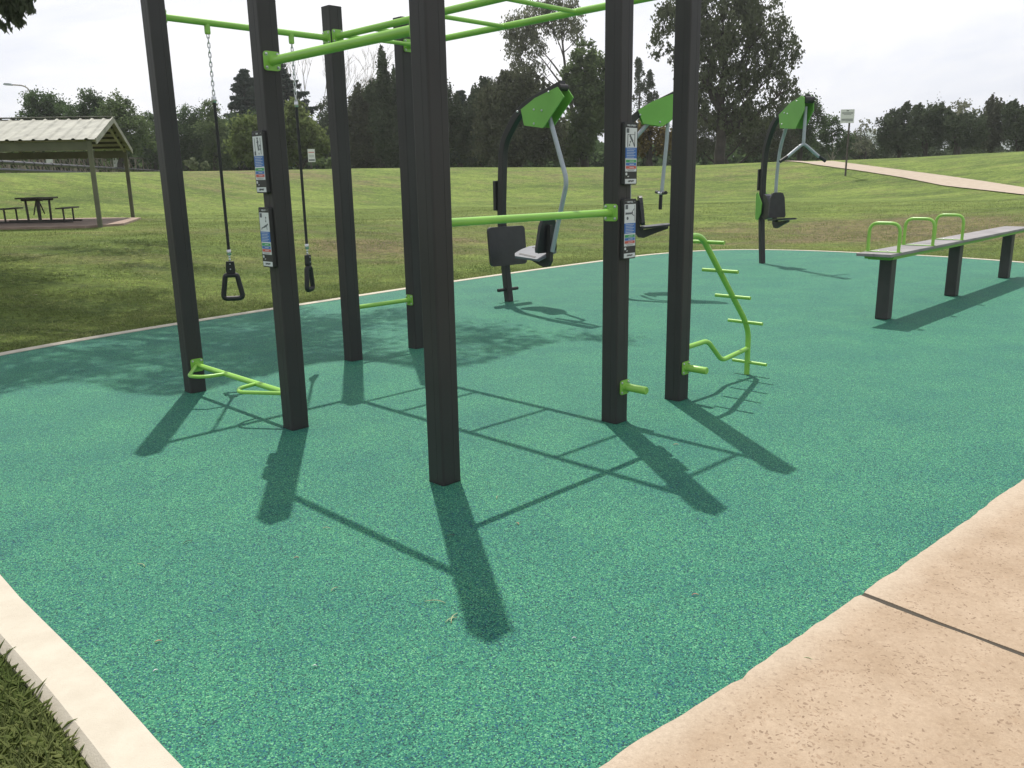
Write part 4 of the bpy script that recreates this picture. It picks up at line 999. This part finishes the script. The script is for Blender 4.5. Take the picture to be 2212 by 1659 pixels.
tree('casuarina', 'narrow spiky-topped casuarina left of the broad one behind the leg press', 'tree', 'cas', 74, [(1043, 205, 12, 22), (1036, 245, 26, 40), (1055, 225, 18, 34), (1030, 300, 40, 60)], vs=2.2, spike=1.4, clump=.3, group=G_B)
tree('gum_tree', 'tall airy gum with forked pale limbs showing through its crown', 'tree', 'euc', 80,
     [(1128, 62, 38, 38), (1160, 32, 38, 34), (1205, 8, 46, 28), (1240, 42, 28, 42), (1110, 112, 26, 38), (1148, 100, 32, 30), (1125, 152, 30, 22), (1205, 58, 34, 26), (1252, 88, 16, 28), (1160, 150, 26, 16), (1100, 85, 14, 24)], trunk=1256, r0=.30, size=.12, dens=150, clump=.27, solid=.55, vs=1.6, asp=2.2, hang=.55, group=G_B, fork=.5, bark=M_bark)
tree('gum_tree', 'green feathery-topped tree just left of the right front post', 'tree', 'mid', 71, [(1262, 120, 26, 32), (1288, 160, 34, 50), (1245, 175, 34, 40), (1275, 240, 50, 60), (1240, 300, 50, 50)], size=.15, asp=1.8, hang=.3, clump=.26, group=G_B, r0=.4)
tree('poplar', 'slim poplar standing between the two right posts', 'tree', 'cas', 100, [(1379, 158, 6, 26), (1381, 190, 11, 38), (1384, 240, 17, 50)], vs=2.0, spike=.9, clump=.3, dens=110, group=G_B)
tree('poplar', 'second slimmer poplar close against the rightmost post side', 'tree', 'cas', 102, [(1402, 180, 5, 20), (1404, 212, 9, 32), (1408, 250, 14, 40)], vs=2.0, spike=.9, clump=.3, dens=110, group=G_B)
tree('broadleaf_tree', 'brown autumn-leaved small tree behind the seated press', 'tree', 'brown', 60, [(1400, 285, 32, 30), (1432, 305, 34, 30), (1380, 315, 30, 26)], size=.15, clump=.26, group=G_B)
tree('gum_tree', 'largest gum, huge dark crown above the lat pulldown machine', 'tree', 'eucd', 64,
     [(1438, 45, 32, 42), (1420, 95, 22, 34), (1452, 118, 18, 26), (1490, 15, 50, 40), (1560, -15, 70, 50), (1632, 5, 52, 40), (1590, 55, 70, 50), (1655, 70, 52, 40), (1540, 95, 55, 52), (1702, 105, 36, 32), (1690, 148, 34, 24), (1625, 140, 66, 44), (1560, 175, 56, 42), (1640, 185, 50, 30), (1500, 170, 40, 60), (1590, 225, 60, 34), (1500, 235, 36, 34), (1560, 262, 44, 26), (1650, 240, 50, 30), (1700, 190, 30, 30), (1610, 275, 50, 26)],
     trunk=1553, r0=.42, size=.125, dens=230, clump=.20, solid=.46, vs=1.5, asp=2.0, hang=.5, group=G_B, fork=.34)
tree('broadleaf_tree', 'olive-brown tree in shade underneath the largest gum', 'tree', 'casb', 78, [(1625, 290, 60, 50), (1530, 290, 45, 55), (1680, 300, 40, 50), (1480, 300, 40, 60)], clump=.24, group=G_B)
tree('broadleaf_tree', 'rounded dark green tree right behind the tip of the lat pulldown', 'tree', 'dark', 80, [(1738, 232, 36, 30), (1752, 270, 38, 36), (1722, 300, 36, 36), (1700, 240, 22, 24)], clump=.24, group=G_B, r0=.35)
tree('gum_tree', 'low dark gum with a white forked stem left of the square sign', 'tree', 'dark', 82, [(1795, 278, 30, 26), (1775, 310, 40, 28), (1822, 312, 26, 26)], clump=.28, group=G_B, trunk=1800, bark=M_bark_pale, r0=.16)
tree('gum_tree', 'small thin pale-topped gum right of the square sign', 'tree', 'euc', 92, [(1868, 268, 14, 12), (1858, 288, 20, 14), (1885, 290, 14, 14), (1860, 315, 36, 22)], dens=170, clump=.32, solid=.6, size=.15, asp=1.6, hang=.3, group=G_B, r0=.18)
tree('broadleaf_tree', 'low shaded tree under the thin pale gum', 'tree', 'cas', 96, [(1845, 320, 44, 28), (1890, 322, 36, 28)], group=G_B)
tree('casuarina', 'dark casuarina at the left end of the right-hand tree mass', 'tree', 'cas', 79, [(1925, 285, 30, 34), (1955, 268, 34, 32), (1940, 305, 40, 30)], vs=1.6, spike=.9, clump=.26, group=G_B)
tree('casuarina', 'dark casuarina in the middle of the right-hand tree mass', 'tree', 'cas', 77, [(1995, 260, 30, 28), (2020, 275, 36, 36), (1985, 300, 45, 32)], vs=1.6, spike=.9, clump=.26, group=G_B)
tree('gum_tree', 'grey-topped gum standing above the right-hand tree mass', 'tree', 'euc', 88, [(2072, 245, 34, 24), (2050, 262, 28, 22), (2095, 268, 26, 26)], dens=200, clump=.28, size=.15, asp=1.6, hang=.3, group=G_B)
tree('casuarina', 'dark rounded casuarina below the grey-topped gum', 'tree', 'cas', 76, [(2060, 290, 42, 30), (2095, 285, 34, 34), (2050, 268, 20, 16)], vs=1.5, spike=.6, clump=.26, group=G_B)
tree('casuarina', 'spiky grey-green casuarina second from the right edge', 'tree', 'casb', 80, [(2140, 258, 14, 26), (2155, 275, 26, 34), (2130, 292, 30, 28)], vs=2.2, spike=1.6, clump=.3, group=G_B)
tree('casuarina', 'spiky dark casuarina at the right edge of the view', 'tree', 'cas', 76, [(2180, 256, 16, 24), (2195, 280, 26, 36), (2230, 290, 40, 40), (2215, 262, 14, 20)], vs=2.0, spike=1.4, clump=.3, group=G_B)
tree('shrub', 'pale grey-green shrub on the crest right of the leftmost post', 'shrub', 'shrub', 57, [(415, 354, 16, 13), (436, 358, 22, 9)], size=.16, r0=.05, group='low shrubs on the crest')
tree('shrub', 'low shrub spreading beside the small sign with red line', 'shrub', 'mid', 60, [(700, 352, 18, 12), (718, 358, 18, 9)], size=.16, r0=.05, group='low shrubs on the crest')

def conifer(label, ax, ay, base_y, hw, Y, tiers, gap=0.0, leafm='con'):
    a = atY(ax, ay, Y); b = atY(ax, 372, Y); b.z = float(tz(b.x, b.y))-.05; k = Y/F*1.03
    t = thing('conifer', label, 'tree', b, G_B); pts = []; br = MB()
    zb = atY(ax, base_y, Y).z; Ht = a.z-zb
    br.tube([(0, 0, 0), Vector((a.x-b.x, 0, a.z-b.z))], [.30, .04], 8)
    for i in range(tiers):
        f = (i+.3)/tiers; z = a.z-Ht*f; R = hw*k*(f**.85)*random.uniform(.8, 1.15)+.15
        for j in range(8):
            th = random.uniform(0, 6.283); rr = R*random.uniform(.55, 1.25); c_, s_ = math.cos(th), math.sin(th)
            e = Vector((a.x+c_*rr, Y+s_*rr, z-rr*.05+.30*rr*random.uniform(-.5, 1)))
            br.tube([Vector((a.x, Y, z))-b, e-b], [.05, .015], 5, cap=False)
            n = int(150*rr)+8; q = rng.uniform(.12, 1, n)[:, None]**.8; o = np.array(Vector((a.x, Y, z)))*(1-q)+np.array(e)*q
            w_ = rng.normal(size=(n, 3))*np.array([.20, .20, .06])*(1.25-q*.9); w_[:, 2] -= rng.exponential(.10, n); pts.append(o+w_)
    leaves(np.concatenate(pts), .16, 1.8, .15, 'crown', LM[leafm], t, np.array(b)); br.build('trunk', M_bark, t)
conifer('tall pointed dark conifer left of the panelled post', 527, 150, 345, 92, 90, 22)
conifer('wide-branched dark conifer almost hidden by the panelled post', 603, 128, 345, 96, 94, 22)
conifer('layered blue-green conifer right of the centre post', 994, 196, 350, 50, 86, 20)

def bare_tree(label, x, top, Y, hw, base=372, mt=None):
    b = atY(x, base, Y); b.z = float(tz(b.x, b.y)); t = thing('bare_tree', label, 'tree', b, G_B); mb = MB(); k = Y/F*1.03
    def grow(p, d, Ln, r, dep):
        q = p+d*Ln; mb.tube([p, (p+q)/2+Vector((random.uniform(-.06, .06), 0, 0))*Ln, q], [r, r*.8, r*.6], 4 if dep > 1 else 6, cap=False)
        if dep < 5:
            for _ in range(3):
                nd = (d+Vector((random.uniform(-.55, .55), random.uniform(-.55, .55), random.uniform(-.05, .45)))).normalized(); grow(q, nd, Ln*random.uniform(.6, .82), r*.58, dep+1)
    Ht = atY(x, top, Y).z-b.z; grow(Vector((0, 0, 0)), Vector((0, 0, 1)), Ht*.40, .16, 0); mb.build('trunk_and_twigs', mt or M_bark_pale, t)
bare_tree('leafless pale tree left of the shorter left back post', 690, 168, 98, 20)
bare_tree('leafless pale tree right of the shorter left back post', 768, 172, 100, 24)

# undergrowth: one continuous far mass
def thicket(label, x0, x1, top, bot, Y, n, m, size=.3):
    xs = rng.uniform(x0, x1, n); tt = top+10*np.sin(xs*.05)+6*np.sin(xs*.13+1); ys = tt+(bot-tt)*rng.uniform(0, 1, n)**.9; yy = Y+rng.normal(size=n)*2.5
    pts = np.array([list(atY(a, b, c)) for a, b, c in zip(xs, ys, yy)]); o = leaves(pts, size, 1.4, 0, 'undergrowth', LM[m]); tag(o, label, 'undergrowth', kind='stuff')
thicket('dark undergrowth filling in below the tree row', -120, 1760, 300, 382, 94, 52000, 'dark', .42)
thicket('dim far scrub under the right-hand trees', 1700, 2330, 312, 372, 100, 12000, 'cas', .42)

# tall shade gum left of the view: its crown hangs over the frame and dapples the ground
SBk = Vector((-11.5, 15.5, 0)); SBk.z = float(tz(SBk.x, SBk.y))-.05
t = thing('gum_tree', 'overhanging gum whose drooping leaves dip into the top left corner', 'tree', SBk)
random.seed(8)
cl = []; 
def inframe(p, m=12):
    x, y, d = proj(p); return d > 0 and -m < x < 2212+m and -m < y < 1659
lb_ = MB(); fork = Vector((-11.0, 15.2, 5.2)); lb_.tube([(0, 0, 0), (.2, -.1, 2.6), fork-SBk], [.42, .36, .30], 12)
tips = []
for i in range(15):
    a = i/15*6.283; rr = random.uniform(3.0, 6.8); e = fork+Vector((math.cos(a)*rr, math.sin(a)*rr*.8, random.uniform(2.0, 5.5)))
    tips.append(e)
for e in [(-4.5, 13.2, 8.4), (-2.5, 12.4, 8.6), (-6.5, 12.0, 7.6), (-1.5, 11.6, 8.8), (-3.8, 14.0, 9.2), (-7.0, 14.6, 8.5), (-8.8, 11.5, 7.2), (-5.6, 10.8, 7.6), (-3.0, 11.0, 8.2), (-8.0, 16.5, 9.0), (-5.2, 15.6, 9.6)]: tips.append(Vector(e))
for e in tips:
    m1 = fork.lerp(e, .5)+Vector((0, 0, .8)); pth = [fork, m1, e]
    if not any(inframe(fork.lerp(e, q/10)+Vector((0, 0, .8*math.sin(q/10*3.14))), 0) for q in range(11)): lb_.tube([p-SBk for p in pth], [.13, .08, .03], 7)
    nc = 16 if e.x > -10 and tips.index(e) >= 15 else 9
    for k in range(nc):
        c = e+Vector((random.gauss(0, 1), random.gauss(0, 1), random.gauss(0, .6)))*0.95; cl.append((c, random.uniform(.26, .55)))
pts = []
for c, r in cl:
    n = int(1900*r*r)+8; q = rng.normal(size=(n, 3))*r*.6; q[:, 2] *= 1.3; pp = np.array(c)+q
    qq = (pp-np.array([0, 0, EYE])) @ RM; X_ = CX+F*qq[:, 0]/qq[:, 2]; Y_ = CY+F*qq[:, 1]/qq[:, 2]
    sx_ = pp[:, 0]+.092*pp[:, 2]; sy_ = pp[:, 1]-.517*pp[:, 2]
    okk = sy_ > 6.1+0.35*np.clip(sx_+4, 0, 9)+.4*np.sin(sx_*3)
    pp, qq, X_, Y_ = pp[okk], qq[okk], X_[okk], Y_[okk]
    pp = pp[~((qq[:, 2] > 0) & (X_ > -15) & (X_ < 2225) & (Y_ > -15) & (Y_ < 1670))]; pts.append(pp)
# the drooping sprays in the corner
hang = [(8, -6, 24, 14), (18, 30, 4, 13), (30, 4, 5, 26), (33, 26, 3.4, 12), (38, 44, 4.5, 8), (48, -2, 14, 10), (42, 16, 5, 12), (56, 10, 3, 10), (62, 15, 3, 8), (4, 14, 7, 10), (10, 55, 1.6, 8), (25, -4, 14, 8)]
Yh = 13.0; kk = Yh/F*1.03
for cx, cy, rx, ry in hang:
    n = int(rx*ry*1.5)+10; q = rng.normal(size=(n, 3))*.5*np.array([rx*kk, .12, ry*kk]); pts.append(np.array(atY(cx, cy, Yh))+q)
pts = np.concatenate(pts); LM['near'] = leafmat('near_gum_leaf', (0.050, 0.062, 0.042), (0.12, 0.13, 0.085), .45)
leaves(pts, .05, 2.6, .7, 'crown', LM['near'], t, np.array(SBk))
lb_.tube([fork-SBk, Vector((-9.6, 14.0, 6.9))-SBk, atY(20, -30, Yh)-SBk, atY(34, 2, Yh)-SBk], [.12, .07, .03, .006], 6)
lb_.build('trunk', M_bark, t)

# ------------------------------------------------------------------ grass blades by the near kerb, and along kerbs
M_blade = leafmat('grass_blade', (0.060, 0.095, 0.026), (0.23, 0.25, 0.105), .45)
def blades(P0, ln, wd, name, label):
    n = len(P0); a = rng.uniform(0, 6.283, n); lean = rng.uniform(.2, 1.2, n); l = ln*rng.uniform(.5, 1.4, n)
    d = np.stack([np.cos(a)*np.sin(lean), np.sin(a)*np.sin(lean), np.cos(lean)], 1); s = np.stack([-np.sin(a), np.cos(a), np.zeros(n)], 1)*wd*rng.uniform(.6, 1.3, n)[:, None]
    mid = P0+d*l[:, None]*.55; d2 = d.copy(); d2[:, 2] -= .5; tip = mid+d2*l[:, None]*.5
    V = np.stack([P0-s, P0+s, mid+s*.8, tip+s*.1, mid-s*.8], 1).reshape(-1, 3); i = np.arange(n)[:, None]*5
    o = np_mesh(name, V, np.concatenate([i+0, i+1, i+2, i+3, i+4], 1), M_blade); tag(o, label, 'grass', kind='stuff'); return o
n = 70000; x = rng.uniform(-3.3, -.2, n); y = rng.uniform(.9, 4.2, n)
# outside the kerb's outer line
kn = [Vector(p) for p in ringc[:60]]
rp = np.array(ringc); 
def outside(x, y, off):
    A = rp[:-1]; B = rp[1:]; best = np.full(len(x), 1e9); sgn = np.zeros(len(x))
    for a, b in zip(A, B):
        d = b-a; L2 = (d@d)+1e-12; t_ = np.clip(((x-a[0])*d[0]+(y-a[1])*d[1])/L2, 0, 1); qx = a[0]+d[0]*t_; qy = a[1]+d[1]*t_
        dd = np.hypot(x-qx, y-qy); nx, ny = -d[1], d[0]; sg = np.sign((x-qx)*nx+(y-qy)*ny); m = dd < best; best[m] = dd[m]; sgn[m] = sg[m]
    return best*sgn-off
ds = outside(x, y, .165); ok = ds > .012; x, y = x[ok], y[ok]
blades(np.stack([x, y, tz(x, y)], 1), .072, .0023, 'grass', 'longer grass blades beside the near end of the kerb')
# turf fringe along the far kerb
t_ = rng.uniform(0, 1, 40000); L_ = np.concatenate([[0], np.cumsum(np.hypot(*np.diff(rp, axis=0).T))]); xx = np.interp(t_*L_[-1], L_, rp[:, 0]); yy = np.interp(t_*L_[-1], L_, rp[:, 1])
x2 = np.interp(np.clip(t_*L_[-1]+.05, 0, L_[-1]), L_, rp[:, 0]); y2 = np.interp(np.clip(t_*L_[-1]+.05, 0, L_[-1]), L_, rp[:, 1]); nx, ny = -(y2-yy), (x2-xx); q = np.hypot(nx, ny)+1e-9
off = .175+rng.exponential(.5, len(t_)); x = xx+nx/q*off; y = yy+ny/q*off; ok = (y > 4) & (off < 3) & (q > .01); x, y = x[ok], y[ok]
ok = outside(x, y, .165) > .01; x, y = x[ok], y[ok]
blades(np.stack([x, y, tz(x, y)], 1), .028, .005, 'grass', 'short grass fringe growing along the far kerb')

n = 330000; rr_ = 8+30*rng.uniform(0, 1, n)**1.25; aa_ = np.radians(rng.uniform(-36, 36, n)); x = rr_*np.sin(aa_); y = rr_*np.cos(aa_)
x, y = x+rng.normal(size=n)*.05, y+rng.normal(size=n)*.05
patch = np.sin(x*2.1+1.3*np.sin(y*1.7))*np.sin(y*2.6+1.1*np.sin(x*1.9)); ok = patch+rng.normal(size=n)*.6 > -.15; x, y = x[ok], y[ok]
ok = outside(x, y, .165) > .02; x, y = x[ok], y[ok]
sx0, sy0 = SB.x, SB.y; ok = ~((y > sy0-.6) & (y < sy0+6.5) & (x < sx0+.3-.3*(y-sy0))); x, y = x[ok], y[ok]
blades(np.stack([x, y, tz(x, y)], 1), .038, .0065, 'grass', 'mown grass tufts covering the lawn beyond the kerb')

# ------------------------------------------------------------------ fallen leaves and twigs on the rubber
M_dl = mat('dry_leaf', (0.42, 0.24, 0.14), .7, var=.2, scale=30); M_tw = mat('pale_twig', (0.33, 0.36, 0.20), .8); M_dk = mat('dark_twig', (0.05, 0.06, 0.04), .8)
def litter(px, py, ln, wd, ang, m, label, cat='leaf', curl=.004):
    ln *= .75; wd *= .75; p = atZ(px, py, 0.003); a = rad(ang); d = Vector((math.cos(a), math.sin(a), 0)); s = Vector((-d.y, d.x, 0)); mb = MB(); vs = []; K_ = 7
    for i in range(K_):
        f = i/(K_-1); wv = wd*math.sin(math.pi*(f*.9+.05)); c = d*(f-.5)*ln+s*.12*ln*math.sin(f*3)+Z3*(.001+curl*math.sin(f*3.1)); vs += [c-s*wv/2, c+Z3*.001, c+s*wv/2]
    mb.add(vs, [(3*i+j, 3*i+j+1, 3*i+j+4, 3*i+j+3) for i in range(K_-1) for j in range(2)], True)
    o = mb.build('fallen_leaf' if cat == 'leaf' else 'twig', m); o.location = p; md = o.modifiers.new('thickness', 'SOLIDIFY'); md.thickness = .0012
    tag(o, label, cat, 'leaves and twigs dropped on the rubber surface'); return o
litter(342, 1387, .032, .008, 20, M_dl, 'pinkish dry leaf lying near the kerb at lower left')
litter(336, 1450, .022, .005, 40, M_white, 'small whitish chip below the pinkish leaf at lower left')
litter(1502, 1286, .036, .006, -4, M_dl, 'orange dry leaf on the rubber left of the slab joint')
litter(1460, 961, .045, .005, 5, M_dl, 'thin tan leaf between the shadows of the two right posts')
litter(982, 1336, .10, .004, 75, M_tw, "pale forked twig at the end of the centre post's shadow", 'twig')
litter(975, 1340, .07, .004, 40, M_tw, "short pale twig crossing the end of the centre post's shadow", 'twig')
litter(940, 1302, .11, .003, -12, M_tw, "long thin stalk left of the centre post's shadow end", 'twig')
litter(405, 1172, .06, .005, 50, M_dk, 'dark twig on the rubber below the leftmost post', 'twig')
litter(305, 1222, .07, .003, -35, M_tw, 'pale curved stalk below left of the dark twig', 'twig')
litter(705, 1142, .05, .003, -5, M_tw, "pale stalk under the second post's shadow bar", 'twig')
litter(722, 1274, .05, .003, 60, M_tw, 'pale bent stalk in the open rubber at lower centre left', 'twig')
litter(640, 1206, .03, .004, 10, M_dl, 'tiny brown leaf scrap on open rubber at centre left')
litter(1118, 1132, .03, .004, -60, M_dl, "tiny brown leaf right of the centre post's shadow")
litter(1075, 1075, .05, .003, 80, M_tw, 'thin stalk standing out beside the centre post shadow', 'twig')
litter(1745, 1425, .05, .003, -30, M_tw, 'small green sprig at the concrete edge', 'twig')
litter(1240, 1380, .02, .004, 0, M_white, 'white speck of bark in the lower middle of the rubber')
litter(680, 1440, .02, .003, 0, M_white, 'white speck of bark in the lower left of the rubber')
litter(975, 1158, .05, .003, 10, M_dk, "thin dark stalk inside the centre post's shadow", 'twig')
litter(935, 1012, .035, .004, -15, M_dk, 'thin dark stalk at the left foot of the centre post', 'twig')
litter(2026, 541, .06, .012, 5, M_dk, 'dark leaf in front of the middle bench leg')

# ------------------------------------------------------------------ thin haze
hz = MB(); hz.box((0, 600, 36), (3200, 3200, 82)); 
HM = bpy.data.materials.new('haze'); HM.use_nodes = True; hn = HM.node_tree; hn.nodes.clear(); ho = hn.nodes.new('ShaderNodeOutputMaterial'); hv = hn.nodes.new('ShaderNodeVolumePrincipled')
hv.inputs['Color'].default_value = (.97, .985, 1, 1); hv.inputs['Density'].default_value = 0.00042; hv.inputs['Anisotropy'].default_value = 0.35; hn.links.new(hv.outputs[0], ho.inputs['Volume'])
HAZE = True
if HAZE: tag(hz.build('haze', HM), 'thin pale haze', kind='stuff')
